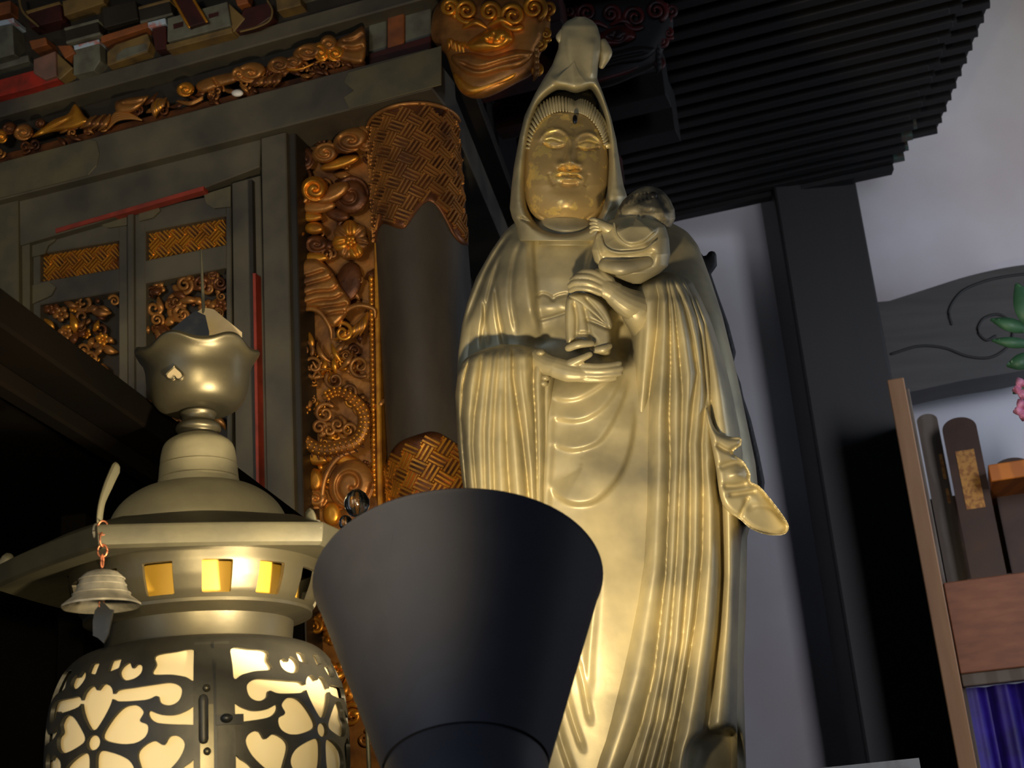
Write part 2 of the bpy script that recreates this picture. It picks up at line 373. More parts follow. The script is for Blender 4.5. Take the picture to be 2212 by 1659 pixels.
# curved tie beam tenoned into the pillar, with incised scroll
def onY(poly, Y): return [W(x, y, Y) for x, y in poly]
YB = 5.2
top = spline([(1840, 676), (1990, 628), (2100, 594), (2212, 572), (2330, 566)], 24); bot = spline([(2330, 772), (2212, 800), (2080, 822), (1960, 848), (1850, 868)], 24)
Pb = np.vstack([top, bot]); Vf = W(Pb[:, 0], Pb[:, 1], np.full(len(Pb), YB)); xk = pb[0]+.003; kp = Vf[:, 0] > xk+.004; zt_b, zb_b = Vf[:24][kp[:24]][0, 2], Vf[24:][kp[24:]][-1, 2]; Vf = np.vstack([[[xk, YB, zt_b]], Vf[kp], [[xk, YB, zb_b]]])
Vb = Vf.copy(); Vb[:, 1] += .22
o = struct('trim_3', *solid(Vf, Vb, [list(range(len(Vf)))]), 'timber2', label='grey carved tie beam tenoned into the dark pillar', cat='beam')
for P_, r in ((spline([(1925, 765), (1985, 748), (2040, 752), (2090, 770), (2140, 772), (2180, 745), (2185, 705), (2160, 680), (2125, 688), (2112, 715), (2130, 735), (2150, 726)], 60), 4), (spline([(2055, 700), (2050, 670), (2075, 632), (2120, 610), (2170, 598), (2230, 590)], 40), 4)):
    mesh('incised_scroll', *tube(W(P_[:, 0], P_[:, 1], np.full(len(P_), YB-.001)), .006, 60, 6), 'timber', o)
# ------------------------------------------------------------------ altar the sacred things stand on
ALT = 1.2
o = mesh('altar_platform', *box((-2.6, 2.29, 0), (1.15, 4.6, ALT)), 'lacqd', smooth=False); bevel(o, .01)
tag(o, 'broad black lacquered altar platform carrying the statue and shrine', 'altar')
# ------------------------------------------------------------------ the standing statue (pixel outline + depth, on its own vertical plane)
YS = 2.55; KS = mpp(W(1300, 800, YS))
SB = W(1330, 1690, YS); SB[2] = 1.385
def WS(V):
    V = np.asarray(V, float); return W(V[:, 0], V[:, 1], YS-V[:, 2]*KS)
statue = thing('goddess_statue', 'tall gilt bronze hooded goddess statue cradling an infant, lit from below', 'statue', tuple(SB))
def sp(name, VF, m='bronze', parent=None, label=None, auto=None):
    p = parent or statue
    V = WS(VF[0]); V[:, 2] = np.maximum(V[:, 2], 1.385)
    o = mesh(name, V, VF[1], m, p, True, SB, auto)
    if label: o['label'] = label
    return o
def fold(P, w, d, fall=32):
    g, l_ = groove(P, w, d*.55, .05), lip(P, d*.8, w*.5, fall, 1)
    return lambda X, Y: g(X, Y)+l_(X, Y)
# robe: whole body
L = [(462, 1150), (480, 1112), (500, 1090), (540, 1062), (600, 1028), (650, 1010), (700, 998), (760, 990), (830, 986), (960, 992), (1100, 1004), (1300, 1035), (1500, 1050), (1720, 1050)]
R = [(462, 1360), (475, 1440), (500, 1485), (530, 1508), (600, 1534), (680, 1560), (800, 1590), (900, 1611), (1000, 1632), (1080, 1640), (1130, 1622), (1160, 1614), (1300, 1612), (1450, 1606), (1560, 1609), (1720, 1614)]
fl = [lip([(1150, 478), (1152, 532), (1155, 600), (1160, 685), (1172, 745)], 26, 2.5, 60, 1), lip([(1139, 500), (1141, 586), (1149, 652), (1156, 705)], 14, 2.5, 30, 1),
      lip([(1296, 470), (1284, 520), (1270, 570), (1262, 640)], 24, 2.5, 60, -1),
      groove([(1100, 506), (1089, 519), (1056, 572), (1030, 632), (1004, 700)], 6, 18), groove([(1078, 560), (1060, 620), (1046, 690), (1040, 750)], 5, 12),
      groove([(1069, 615), (1073, 652), (1078, 692), (1090, 750)], 5, 14), groove([(1044, 650), (1048, 690), (1054, 740)], 4, 10), groove([(1125, 520), (1110, 570), (1104, 640), (1116, 720)], 6, 10),
      hump(1085, 600, 40, 80, 14), hump(1215, 560, 55, 80, 12),
      groove([(1160, 642), (1172, 634), (1188, 640), (1195, 648), (1203, 640), (1228, 634)], 2.6, 9, .05), groove([(1165, 692), (1195, 684), (1232, 672)], 2.6, 9, .05),
      hump(1180, 665, 18, 14, 7), hump(1212, 660, 16, 14, 7),
      pit([(1316, 690), (1360, 672), (1366, 770), (1318, 772)], 75, 6), pit([(985, 800), (1000, 735), (1060, 700), (1130, 690), (1215, 700), (1215, 800), (1100, 830)], 42, 16), pit([(1150, 735), (1235, 720), (1235, 775), (1160, 778)], 30, 8),
      # apron of hanging U folds
      lip([(1180, 858), (1200, 861), (1225, 865), (1258, 858), (1305, 828), (1325, 800)], 13, 2, 34, -1), lip([(1180, 900), (1202, 905), (1242, 910), (1275, 901), (1311, 874), (1340, 826), (1350, 790)], 14, 2, 38, -1),
      lip([(1176, 955), (1198, 962), (1233, 973), (1272, 966), (1301, 948), (1330, 900), (1352, 845), (1358, 800)], 15, 2, 46, -1), lip([(1178, 1030), (1192, 1058), (1218, 1082), (1252, 1090), (1291, 1080), (1330, 1040), (1355, 991), (1368, 930), (1372, 860)], 17, 2, 64, -1),
      hump(1270, 1010, 70, 60, 14), hump(1262, 880, 60, 60, 10), hump(1255, 1200, 80, 150, 16),
      lip([(1196, 830), (1194, 960), (1188, 1060), (1186, 1150)], 12, 3, 30, 1),
      groove([(1248, 1425), (1262, 1490), (1276, 1560)], 6, 9), groove([(1218, 1480), (1236, 1550), (1260, 1620)], 6, 9), groove([(1190, 1500), (1210, 1590), (1240, 1680)], 7, 9), groove([(1290, 1240), (1275, 1400), (1270, 1500)], 10, 7),
      pit([(1490, 1640), (1510, 1592), (1560, 1575), (1600, 1592), (1625, 1720), (1480, 1720)], 70, 5)]
sp('robe', loft(L, R, [(462, 60), (520, 100), (600, 128), (750, 140), (900, 150), (1200, 150), (1500, 165), (1720, 185)], [(462, 60), (600, 100), (1720, 120)], 462, 1720, 560, 460, 0, fl, 4, .8, 1))
# hanging sleeve of the right arm
L = [(744, 1088), (752, 1050), (764, 1018), (780, 1000), (810, 988), (850, 983), (960, 988), (1050, 1000), (1110, 1004), (1300, 1020), (1720, 1040)]
R = [(744, 1112), (750, 1150), (758, 1178), (772, 1196), (800, 1201), (850, 1199), (960, 1194), (1050, 1187), (1110, 1187), (1300, 1182), (1720, 1192)]
ln = [[(744, 1086), (800, 986), (1720, 980)], [(750, 1046), (768, 1013), (831, 998), (897, 994), (980, 1000), (1090, 1010), (1300, 1022), (1720, 1050)], [(744, 1060), (762, 1043), (831, 1036), (897, 1026), (960, 1022), (1040, 1028), (1130, 1036), (1300, 1042), (1720, 1066)],
      [(744, 1066), (830, 1054), (930, 1046), (1040, 1048), (1300, 1056), (1720, 1080)], [(744, 1080), (814, 1074), (881, 1069), (960, 1065), (1060, 1068), (1200, 1072), (1720, 1098)], [(744, 1094), (830, 1092), (920, 1092), (1010, 1096), (1120, 1104), (1720, 1120)],
      [(744, 1106), (814, 1107), (871, 1116), (940, 1128), (1020, 1138), (1120, 1147), (1300, 1150), (1720, 1150)], [(744, 1156), (831, 1153), (897, 1157), (1000, 1160), (1200, 1161), (1720, 1168)], [(744, 1180), (860, 1177), (960, 1178), (1150, 1174), (1720, 1182)], [(744, 1204), (1720, 1204)]]
fl = [pleats(ln, [20, 30, 18, 26, 20, 30, 36, 22, 16], 30., 744, 1720, 20., .8)]
fl += [groove([(1128, 760), (1132, 830), (1142, 900), (1150, 990)], 4, 5), groove([(1084, 770), (1082, 850)], 4, 4)]
sp('right_sleeve', loft(L, R, [(744, 40), (752, 70), (770, 100), (800, 112), (900, 112), (1720, 110)], [(744, 30), (800, 60), (1720, 70)], 744, 1720, 380, 260, [(744, 96), (800, 90), (1720, 80)], fl, 3, .8, 2))
# hanging sleeve of the left arm, falling into the robe front
L = [(588, 1432), (594, 1412), (602, 1396), (614, 1376), (626, 1367), (640, 1365), (700, 1363), (800, 1362), (900, 1365), (1000, 1372), (1100, 1374), (1200, 1367), (1300, 1348), (1400, 1322), (1500, 1290), (1600, 1254), (1720, 1212)]
R = [(588, 1452), (592, 1470), (598, 1484), (610, 1496), (640, 1512), (680, 1531), (740, 1552), (800, 1570), (860, 1584), (920, 1597), (980, 1606), (1100, 1606), (1200, 1600), (1400, 1594), (1720, 1592)]
ln = [[(588, 1426), (614, 1370), (640, 1360), (900, 1358), (1100, 1366), (1200, 1360), (1300, 1340), (1400, 1314), (1500, 1282), (1720, 1204)],
      [(588, 1412), (641, 1424), (716, 1420), (822, 1406), (900, 1396), (980, 1388), (1080, 1383), (1220, 1376), (1376, 1338), (1557, 1284), (1720, 1222)],
      [(588, 1436), (641, 1446), (701, 1449), (792, 1450), (900, 1447), (996, 1450), (1240, 1440), (1459, 1415), (1560, 1390), (1720, 1340)],
      [(588, 1440), (660, 1456), (762, 1466), (852, 1474), (960, 1472), (1045, 1468), (1191, 1462), (1386, 1447), (1560, 1418), (1720, 1374)],
      [(588, 1446), (626, 1463), (671, 1481), (732, 1496), (807, 1508), (870, 1498), (960, 1489), (1045, 1491), (1191, 1490), (1386, 1475), (1540, 1450), (1720, 1404)],
      [(588, 1460), (640, 1490), (686, 1506), (762, 1518), (852, 1526), (960, 1516), (1060, 1518), (1191, 1516), (1337, 1501), (1484, 1477), (1720, 1430)],
      [(588, 1470), (640, 1496), (700, 1520), (800, 1530), (900, 1536), (1000, 1544), (1094, 1556), (1240, 1560), (1362, 1553), (1535, 1534), (1720, 1510)],
      [(588, 1490), (640, 1516), (740, 1556), (860, 1590), (980, 1612), (1200, 1606), (1720, 1598)]]
fl = [pleats(ln, [30, 38, 26, 34, 32, 36, 36], 36., 588, 1720, 60., .8), groove([(1538, 1000), (1556, 1094), (1560, 1240), (1552, 1362), (1530, 1535)], 8, 22), groove([(1512, 700), (1518, 762), (1527, 852), (1534, 900)], 5, 14)]
fl += [lip([(1374, 640), (1366, 800), (1370, 950), (1378, 1100), (1366, 1250), (1336, 1376), (1278, 1557), (1238, 1670)], 9, 2.5, 22, -1), groove([(1340, 1420), (1318, 1520), (1296, 1620)], 10, 7), groove([(1390, 690), (1384, 780), (1378, 860)], 6, 5), pit([(1484, 1680), (1494, 1618), (1520, 1590), (1556, 1580), (1592, 1592), (1612, 1740), (1480, 1740)], 130, 4)]
sp('left_sleeve', loft(L, R, [(588, 24), (596, 60), (612, 100), (650, 124), (900, 135), (1300, 135), (1720, 135)], [(588, 30), (640, 60), (1720, 80)], 588, 1720, 520, 340, [(588, 96), (640, 78), (900, 50), (1300, 46), (1720, 60)], fl, 3, 1., 2))
# rippling sleeve end
po = [(1527, 880), (1545, 925), (1572, 942), (1600, 946), (1601, 962), (1584, 978), (1606, 996), (1621, 1022), (1622, 1040), (1640, 1050), (1665, 1078), (1696, 1120), (1704, 1140), (1694, 1154), (1662, 1156), (1625, 1144), (1598, 1122), (1572, 1104), (1556, 1075), (1546, 1010), (1534, 950), (1524, 905)]
fl = [groove([(1546, 960), (1572, 974), (1592, 972)], 5, 16), groove([(1552, 1010), (1585, 1000), (1606, 1004)], 6, 14), groove([(1560, 1050), (1588, 1050), (1616, 1044)], 6, 16), groove([(1572, 1070), (1602, 1066), (1636, 1060)], 5, 14),
      lip([(1610, 1108), (1640, 1096), (1668, 1104), (1698, 1136)], -12, 2, 30, -1), groove([(1598, 1118), (1606, 1098), (1618, 1072)], 4, 12), hump(1590, 1025, 14, 10, 12), hump(1640, 1085, 20, 14, 10)]
sp('sleeve_end', relief(po, 34, 120, 2.5, 14, fl+[lambda X, Y: -.42*np.clip(X-1545, 0, None)], d0=166))
# hood drawn over a tall top-knot
L = [(36, 1246), (44, 1226), (56, 1214), (75, 1208), (105, 1206), (140, 1193), (170, 1174), (200, 1157), (250, 1133), (300, 1121), (360, 1110), (410, 1104), (450, 1101), (470, 1106), (490, 1116), (520, 1120)]
R = [(36, 1262), (44, 1280), (56, 1290), (80, 1297), (110, 1300), (140, 1292), (170, 1290), (200, 1302), (250, 1319), (300, 1331), (360, 1340), (400, 1347), (425, 1355), (445, 1350), (465, 1330), (490, 1312), (520, 1300)]
op = [(1196, 196), (1164, 226), (1146, 280), (1137, 340), (1134, 410), (1142, 460), (1170, 492), (1222, 500), (1276, 486), (1302, 450), (1314, 390), (1316, 330), (1310, 270), (1296, 222), (1278, 190), (1258, 195), (1240, 198), (1218, 192)]
fl = [pit(op, 120, 3.5), lip([(1186, 160), (1196, 176), (1216, 188), (1242, 194), (1268, 190), (1288, 172)], 14, 2, 40, -1), lip([(1222, 60), (1224, 110), (1232, 150), (1238, 190)], 9, 2.5, 22, -1), lip([(1288, 78), (1284, 130), (1282, 176)], 10, 2, 18, 1),
      groove([(1122, 470), (1140, 478), (1158, 492)], 4, 14), groove([(1125, 330), (1118, 400), (1116, 450)], 8, -5), groove([(1326, 330), (1332, 380), (1334, 420)], 6, -5), groove([(1140, 250), (1128, 300)], 6, -4)]
hd = sp('hood', loft(L, R, [(36, 14), (56, 34), (100, 44), (170, 50), (230, 74), (300, 92), (420, 100), (520, 80)], [(36, 14), (80, 34), (200, 70), (520, 90)], 36, 520, 300, 360, [(36, 60), (200, 62), (520, 60)], fl, 3, .75))
mb = MB(); mb.add(*tube([(1303, 92, 62), (1309, 115, 66), (1300, 142, 60)], [9, 14, 7], 14, 14)); mb.add(*tube([(1214, 66, 70), (1208, 80, 74), (1212, 92, 70)], [5, 8, 5], 8, 10))
sp('hood_fold', mb.get(), parent=hd)
# head and face
cx = 1222
hw = [(222, 14), (228, 34), (240, 60), (260, 77), (300, 88), (350, 92), (400, 91), (430, 87), (455, 78), (472, 64), (484, 46), (492, 26), (496, 10)]
L = [(y, cx+(y-350)*-.01-w) for y, w in hw]; R = [(y, cx+(y-350)*-.01+w) for y, w in hw]
fl = [  # brow ridges, eye sockets, lids, nose, lips, chin
      groove([(1165, 302), (1180, 285), (1204, 279), (1223, 289), (1231, 306)], 4.5, -6), groove([(1243, 304), (1252, 291), (1272, 287), (1290, 296), (1303, 311)], 4.5, -6),
      hump(1196, 308, 26, 13, -6), hump(1272, 313, 25, 13, -6), hump(1197, 306, 20, 8, 5), hump(1271, 310, 20, 8, 5),
      groove([(1174, 309), (1190, 317), (1206, 319), (1221, 314)], 2.4, 7, .05), groove([(1246, 319), (1262, 322), (1280, 322), (1296, 318)], 2.4, 7, .05),
      groove([(1175, 304), (1192, 300), (1216, 308)], 2, 3), groove([(1248, 311), (1270, 305), (1293, 311)], 2, 3),
      hump(1233, 312, 9, 30, 12), hump(1230, 340, 10, 16, 20), hump(1230, 352, 19, 8, 13), hump(1212, 355, 8, 7, 8), hump(1248, 356, 8, 7, 8), groove([(1206, 366), (1218, 365), (1230, 369), (1244, 366), (1254, 367)], 3, 11, .05),
      hump(1217, 361, 4, 3, -7), hump(1243, 362, 4, 3, -7),
      hump(1231, 381, 26, 12, 9), groove([(1203, 380), (1216, 376), (1231, 379), (1246, 379), (1257, 386)], 2.2, 8, .05), hump(1231, 374, 18, 4, 4), hump(1231, 387, 17, 5, 6), groove([(1212, 396), (1230, 398), (1250, 396)], 5, 6),
      hump(1226, 436, 38, 26, 14), groove([(1185, 372), (1192, 390), (1198, 402)], 5, 3), groove([(1272, 374), (1268, 392), (1262, 404)], 5, 3), hump(1172, 370, 26, 34, 6), hump(1284, 374, 22, 34, 6),
      groove([(1160, 462), (1190, 478), (1222, 483), (1256, 478), (1284, 460)], 3, 6)]
head = sp('head', loft(L, R, [(222, 26), (245, 58), (300, 76), (400, 84), (450, 74), (480, 50), (496, 20)], [(222, 20), (300, 60), (496, 30)], 222, 496, 240, 280, [(222, 30), (300, 42), (420, 52), (496, 48)], fl, 3, .72), 'face', label='worn gilded face with lowered eyes')
sp('neck', loft([(470, 1165), (486, 1158), (500, 1162), (530, 1150)], [(470, 1275), (486, 1286), (500, 1290), (530, 1300)], [(470, 86), (490, 96), (530, 100)], [(470, 40), (530, 40)], 470, 530, 30, 90, 26, [groove([(1165, 489), (1195, 500), (1222, 503), (1256, 499), (1284, 488)], 3, 6)], 2, .7))
sp('urna', blob((1242, 258, 112), (5.5, 11, 5)), 'urna', head, 'dark inset dot on the brow')
# combed hair ridge framing the forehead
ou = spline([(1131, 318), (1138, 276), (1155, 240), (1180, 217), (1205, 209), (1232, 214), (1242, 220), (1256, 215), (1276, 224), (1296, 246), (1308, 272), (1316, 308)], 44)
inn = spline([(1145, 320), (1150, 290), (1166, 262), (1186, 246), (1208, 239), (1232, 240), (1242, 242), (1254, 243), (1270, 251), (1288, 270), (1299, 290), (1306, 312)], 44)
mb = MB(); mid = (ou+inn)/2
mb.add(*tube(np.column_stack([mid, np.full(44, 62)]), 12, 44, 10))
for a, b in zip(ou, inn): mb.add(*tube([(a[0], a[1], 66), ((a[0]+b[0])/2, (a[1]+b[1])/2, 84), (b[0], b[1], 88)], [2.4, 3.6, 2.8], 6, 8))
sp('combed_hair', mb.get(), 'bronze', head)
sp('hair_crown', blob((1226, 225, 24), (66, 34, 26), 12, 20), 'hairb', head)
# hands
def hand(name, wrist, palm, fingers, thumb, fr=6.6):
    mb = MB()
    for path, r in wrist: mb.add(*tube(path, r, 18, 16))
    for path, r, fl_ in palm: mb.add(*tube(path, r, 14, 16, fl_))
    for f in fingers: mb.add(*tube(f, [fr*1.08, fr, fr*.98, fr*.8], 14, 10))
    mb.add(*tube(thumb, [fr*1.5, fr*1.15, fr*.9], 12, 10))
    o = sp(name, mb.get(), 'bronze')
    md = o.modifiers.new('fuse', 'REMESH'); md.mode = 'VOXEL'; md.voxel_size = .0016; md.use_smooth_shade = True
    sm_ = o.modifiers.new('soft', 'SMOOTH'); sm_.iterations = 3; sm_.factor = .5
    return o
hand('left_hand', [([(1376, 664, 168), (1352, 652, 186), (1328, 636, 196)], [36, 31, 25])], [([(1330, 634, 198), (1312, 624, 206), (1296, 616, 208)], [24, 22, 17], .75)],
     [[(1308, 604, 210), (1284, 590, 216), (1262, 588, 212), (1246, 595, 204)], [(1304, 612, 212), (1276, 599, 220), (1250, 598, 214), (1235, 605, 203)],
      [(1300, 622, 214), (1272, 611, 222), (1244, 610, 214), (1230, 617, 202)], [(1298, 633, 212), (1272, 624, 220), (1246, 622, 212), (1232, 628, 200)]],
     [(1318, 606, 204), (1302, 594, 210), (1290, 586, 206)], 7.2)
hand('right_hand', [([(1160, 778, 150), (1180, 788, 172), (1205, 794, 190)], [26, 23, 21])], [([(1200, 794, 190), (1228, 802, 200), (1256, 806, 204)], [23, 24, 19], .8)],
     [[(1256, 790, 208), (1286, 792, 214), (1316, 790, 214), (1338, 785, 210)], [(1258, 799, 210), (1290, 801, 216), (1320, 799, 216), (1343, 796, 212)],
      [(1258, 809, 208), (1290, 811, 214), (1318, 809, 214), (1340, 807, 210)], [(1254, 818, 204), (1284, 820, 208), (1310, 819, 208), (1328, 817, 205)]],
     [(1232, 786, 206), (1254, 776, 216), (1274, 766, 216)], 7.4)
mb = MB()
for q, (x, y) in enumerate([(1168, 762), (1172, 774), (1176, 788), (1178, 802), (1178, 816), (1174, 828)]): mb.add(*blob((x, y, 168), (11, 8, 14), 8, 10))
sp('inner_cuff', mb.get())
sp('forearm', tube([(1400, 690, 120), (1376, 668, 165)], [48, 38], 8, 18))
# the infant
inf = sp('infant_body', loft([(466, 1352), (474, 1322), (486, 1302), (505, 1287), (540, 1278), (566, 1284), (584, 1300), (598, 1326), (608, 1352), (613, 1368)], [(466, 1396), (474, 1424), (490, 1438), (515, 1445), (550, 1448), (574, 1443), (590, 1426), (600, 1408), (608, 1394), (613, 1384)],
     [(466, 34), (490, 58), (550, 66), (590, 50), (613, 16)], [(466, 30), (613, 50)], 466, 613, 130, 220, 168,
     [lip([(1324, 476), (1328, 500), (1340, 518), (1360, 528), (1388, 523), (1416, 500), (1424, 480)], 24, 1.8, 60, -1), lip([(1296, 505), (1304, 530), (1322, 543), (1350, 545), (1391, 539), (1418, 518)], 13, 1.8, 20, -1),
      pit([(1300, 560), (1308, 547), (1340, 546), (1408, 542), (1410, 556), (1398, 574), (1340, 590), (1310, 586)], 15, 3), groove([(1290, 510), (1294, 535), (1300, 556)], 4, 6), hump(1425, 550, 16, 34, 8)], 2, .75))
for P_, r_ in (([(1327, 482, 232), (1332, 506, 244), (1344, 521, 248), (1362, 529, 249), (1390, 524, 246), (1414, 503, 236)], [2, 3, 3.4, 3, 2]), ([(1298, 512, 216), (1306, 532, 232), (1324, 543, 240), (1352, 545, 243), (1391, 540, 239), (1416, 522, 230)], [2, 3, 3, 3, 2])):
    sp('infant_collar', tube(P_, r_, 30, 10), parent=inf)
sp('infant_forearm', tube([(1306, 574, 210), (1345, 578, 224), (1402, 566, 212)], [14, 17, 12], 18, 14), parent=inf)
ih = sp('infant_head', loft([(402, 1392), (408, 1378), (418, 1362), (432, 1346), (452, 1334), (475, 1326), (492, 1330), (504, 1352)], [(402, 1408), (408, 1426), (418, 1438), (432, 1448), (452, 1457), (472, 1459), (490, 1450), (504, 1420)],
     [(402, 14), (420, 40), (460, 52), (504, 40)], [(402, 16), (440, 50), (504, 40)], 402, 504, 110, 180, 150,
     [hump(1366, 462, 12, 6, -6), hump(1402, 456, 11, 6, -6), hump(1384, 470, 6, 10, 8), lip([(1336, 452), (1366, 444), (1400, 426), (1410, 418), (1424, 434), (1440, 462), (1452, 488)], 9, 2, 30, 1)]+[groove([(1345+9*k, 440-2*k), (1352+8*k, 424-k)], 2.5, 4, 0) for k in range(8)], 2, .8), 'bronze2', label='mottled infant head')
sp('hair_tuft', blob((1411, 422, 192), (9, 8, 9), 10, 14), 'hairb', ih)
mb = MB(); mb.add(*tube([(1326, 498, 200), (1308, 490, 206), (1292, 480, 200)], [15, 12, 9], 12, 14))
for k in range(4): mb.add(*tube([(1296, 480+5*k, 204), (1284, 474+7*k, 204), (1276, 474+9*k, 198)], [5, 4.5, 3.5], 8, 8))
sp('infant_arm', mb.get(), parent=inf)
mb = MB()
mb.add(*relief([(1222, 652), (1236, 640), (1262, 650), (1292, 682), (1316, 704), (1320, 740), (1316, 766), (1290, 764), (1262, 742), (1240, 738), (1228, 752), (1221, 720)], 26, 60, 2.5, 10,
     [groove([(1240, 652), (1246, 690), (1244, 736)], 4, 12), groove([(1266, 690), (1292, 700), (1318, 712)], 4, 12), groove([(1262, 660), (1270, 700), (1276, 740)], 4, 9), groove([(1248, 722), (1270, 722), (1288, 738)], 4, 10)], d0=160))
mb.add(*relief([(1228, 640), (1256, 632), (1300, 650), (1322, 690), (1318, 712), (1290, 690), (1256, 664)], 20, 50, 2.5, 10, [groove([(1262, 640), (1290, 670), (1312, 700)], 4, 7)], d0=166))
sp('infant_robe', mb.get(), parent=inf)
mb = MB(); mb.add(*tube([(1228, 752, 188), (1250, 744, 200), (1278, 742, 196)], [8, 9, 7], 10, 12)); mb.add(*tube([(1288, 756, 186), (1304, 754, 192), (1316, 748, 188)], [8, 9, 7], 10, 12))
sp('infant_foot', mb.get(), parent=inf)
# rock pedestal
zb = WS(np.array([[1330, 1716, 0]]))[0]
pr = [(.001, 0), (.22, 0), (.235, .03), (.23, .10), (.215, .17), (.20, .184), (.001, .184)]
V, F = lathe(pr, 40, lambda th, r, z: 1+.06*np.sin(5*th+9*z)+.04*np.sin(11*th))
pd = mesh('rock_pedestal', V+np.array([zb[0], zb[1], ALT]), F, 'lacqd', None); tag(pd, 'dark rocky pedestal under the standing statue', 'pedestal')
# dark carved board behind the statue
bo = relief([(1450, 520), (1500, 530), (1522, 556), (1534, 541), (1547, 545), (1549, 574), (1536, 592), (1556, 650), (1574, 700), (1590, 762), (1584, 786), (1600, 828), (1606, 858), (1622, 905), (1640, 980), (1652, 1040), (1648, 1080), (1600, 1110), (1570, 1960), (1100, 1960), (1080, 800), (1200, 560)], 20, 12, 6, 10, [], False, -305)
bv = WS(bo[0]); bv[:, 2] = np.maximum(bv[:, 2], ALT); bo = (bv, bo[1])
o = mesh('carved_backboard', bo[0], bo[1], 'rafter', None, True, None, 40); tag(o, 'dark carved wooden board standing behind the statue', 'board')
# ------------------------------------------------------------------ bronze lantern
YL = 1.95; LA = W(430, 1150, YL); KL = mpp(LA)
TBL = 1.02; LROT = math.radians(18.0)
def zl(yc): return float(W(430, yc, YL)[2])-TBL
lantern = thing('bronze_lantern', 'dark bronze temple lantern with flower openwork panels and square vent holes', 'lantern', (LA[0], LA[1], TBL), LROT)
def lp(name, VF, m='lantern', parent=None, label=None, auto=35):
    o = mesh(name, VF[0], VF[1], m, parent or lantern, True, None, auto)
    if label: o['label'] = label
    return o
PR = lambda pts: [(r*KL, zl(y)) for y, r in pts]
def fine(pts, n=40):
    return [tuple(p) for p in spline(np.array(pts, float), n)]
# finial cup with wavy lip
def wavy(th, r, z): return 1+np.where(r > 112*KL, .035*np.cos(6*th)*(r-112*KL)/(20*KL), 0)
cupo = fine([(764, 131), (772, 133), (786, 122), (806, 115), (832, 112), (858, 104), (876, 92), (886, 76), (889, 60), (889, 20)], 48)
cupi = fine([(880, 18), (872, 70), (850, 96), (806, 108), (776, 122), (764, 129)], 24)
V, F = lathe(PR(cupo+cupi), 96, wavy)
# lip scallops rise and fall
th = np.arctan2(V[:, 1], V[:, 0]); rr = np.hypot(V[:, 0], V[:, 1]); V[:, 2] += np.clip((rr-112*KL)/(20*KL), 0, 1)*.006*np.cos(6*th)
cup = lp('finial_cup', (V, F), 'lantern', auto=60)
# heart-shaped piercing on the cup
hx, hy = [], []
t = np.linspace(0, 2*np.pi, 30, endpoint=False)
hp = np.column_stack([16*np.sin(t)**3, 13*np.cos(t)-5*np.cos(2*t)-2*np.cos(3*t)-np.cos(4*t)])*1.05
def on_cup(u, v, off): # u,v pixels around (375,810)
    s = np.arcsin(np.clip((375+u-430)/113, -.98, .98)); r = (113+off)*KL
    yy = 810+v+36*np.cos(s)
    return np.column_stack([r*np.sin(s), -r*np.cos(s), [zl(q) for q in yy]])
a, b = on_cup(hp[:, 0], hp[:, 1], 2.0), on_cup(hp[:, 0]*.97, hp[:, 1]*.97, -6)
lp('heart_piercing', solid(a, b, [list(range(30))]), 'cloth', cup, 'pale heart-shaped piercing')
lp('heart_rim', tube(np.vstack([a, a[:1]]), .0016, 60, 6, cap=False), 'lantern', cup)
lp('stem', lathe(PR(fine([(888, 34), (894, 40), (902, 36), (912, 37), (920, 47), (930, 49), (938, 42), (944, 46)], 30)), 64))
lp('neck_knob', lathe(PR(fine([(942, 40), (948, 56), (962, 74), (985, 81), (1006, 83)], 20)+[(1007, 81), (1009, 84)]+fine([(1012, 84), (1036, 86)], 6)+[(1037, 84), (1039, 87), (1062, 88), (1064, 60)]), 72), 'dome')
lp('dome', lathe(PR(fine([(1058, 70), (1058, 100), (1066, 128), (1086, 158), (1110, 178), (1140, 191), (1160, 194)], 40)), 96), 'dome')
# hexagonal brim
A0 = math.radians(-90)
def hexf(R):
    def f(th, r, z):
        q = (th-A0+np.pi/6) % (np.pi/3)-np.pi/6; k = .93/np.cos(q)*math.cos(math.pi/6)/.93
        w = np.clip((r/KL-195)/(R-195), 0, 1)*.85; return 1+(k-1)*w
    return f
br = PR([(1150, 190), (1164, 250), (1184, 330), (1200, 370), (1214, 408), (1219, 418), (1225, 420), (1256, 414), (1262, 406), (1258, 384), (1248, 340), (1240, 268)])
lp('brim', lathe(br, 120, hexf(420)), 'brim', auto=30)
# vent drum with square holes
def surf(prof_pts):
    pts = np.array(prof_pts, float)
    def f(th, yc, off=0.):
        r = (np.interp(yc, pts[:, 0], pts[:, 1])+off)*KL
        z = np.array([zl(q) for q in np.atleast_1d(yc)])
        return np.column_stack([r*np.sin(th), -r*np.cos(th), z])
    return f
dr = surf([(1238, 266), (1262, 263), (1290, 256), (1320, 244), (1337, 232)])
RS = 303.
def drum_sd(X, Y):
    per = 2*np.pi/14; q = (X/250+.16) % per-per/2
    return -np.maximum(np.abs(q)*250-29, np.abs(Y-1296)-31)
V2, F = clipgrid(lambda X, Y: np.maximum(-(-drum_sd(X, Y))*1.0, -1e9)*1.0 if False else drum_sd(X, Y), -math.pi*250, math.pi*250, 1238, 1337, 4.)
lp('vent_drum', solid(dr(V2[:, 0]/250, V2[:, 1]), dr(V2[:, 0]/250, V2[:, 1], -9), F), 'lantern', auto=50)
lp('drum_liner', lathe(PR([(1236, 214), (1345, 205)]), 64), 'inner', label='yellow brass liner behind the vent holes')
lp('drum_foot', lathe(PR([(1335, 236), (1342, 236), (1350, 214), (1356, 196), (1400, 192), (1412, 196)]), 72), 'lantern')
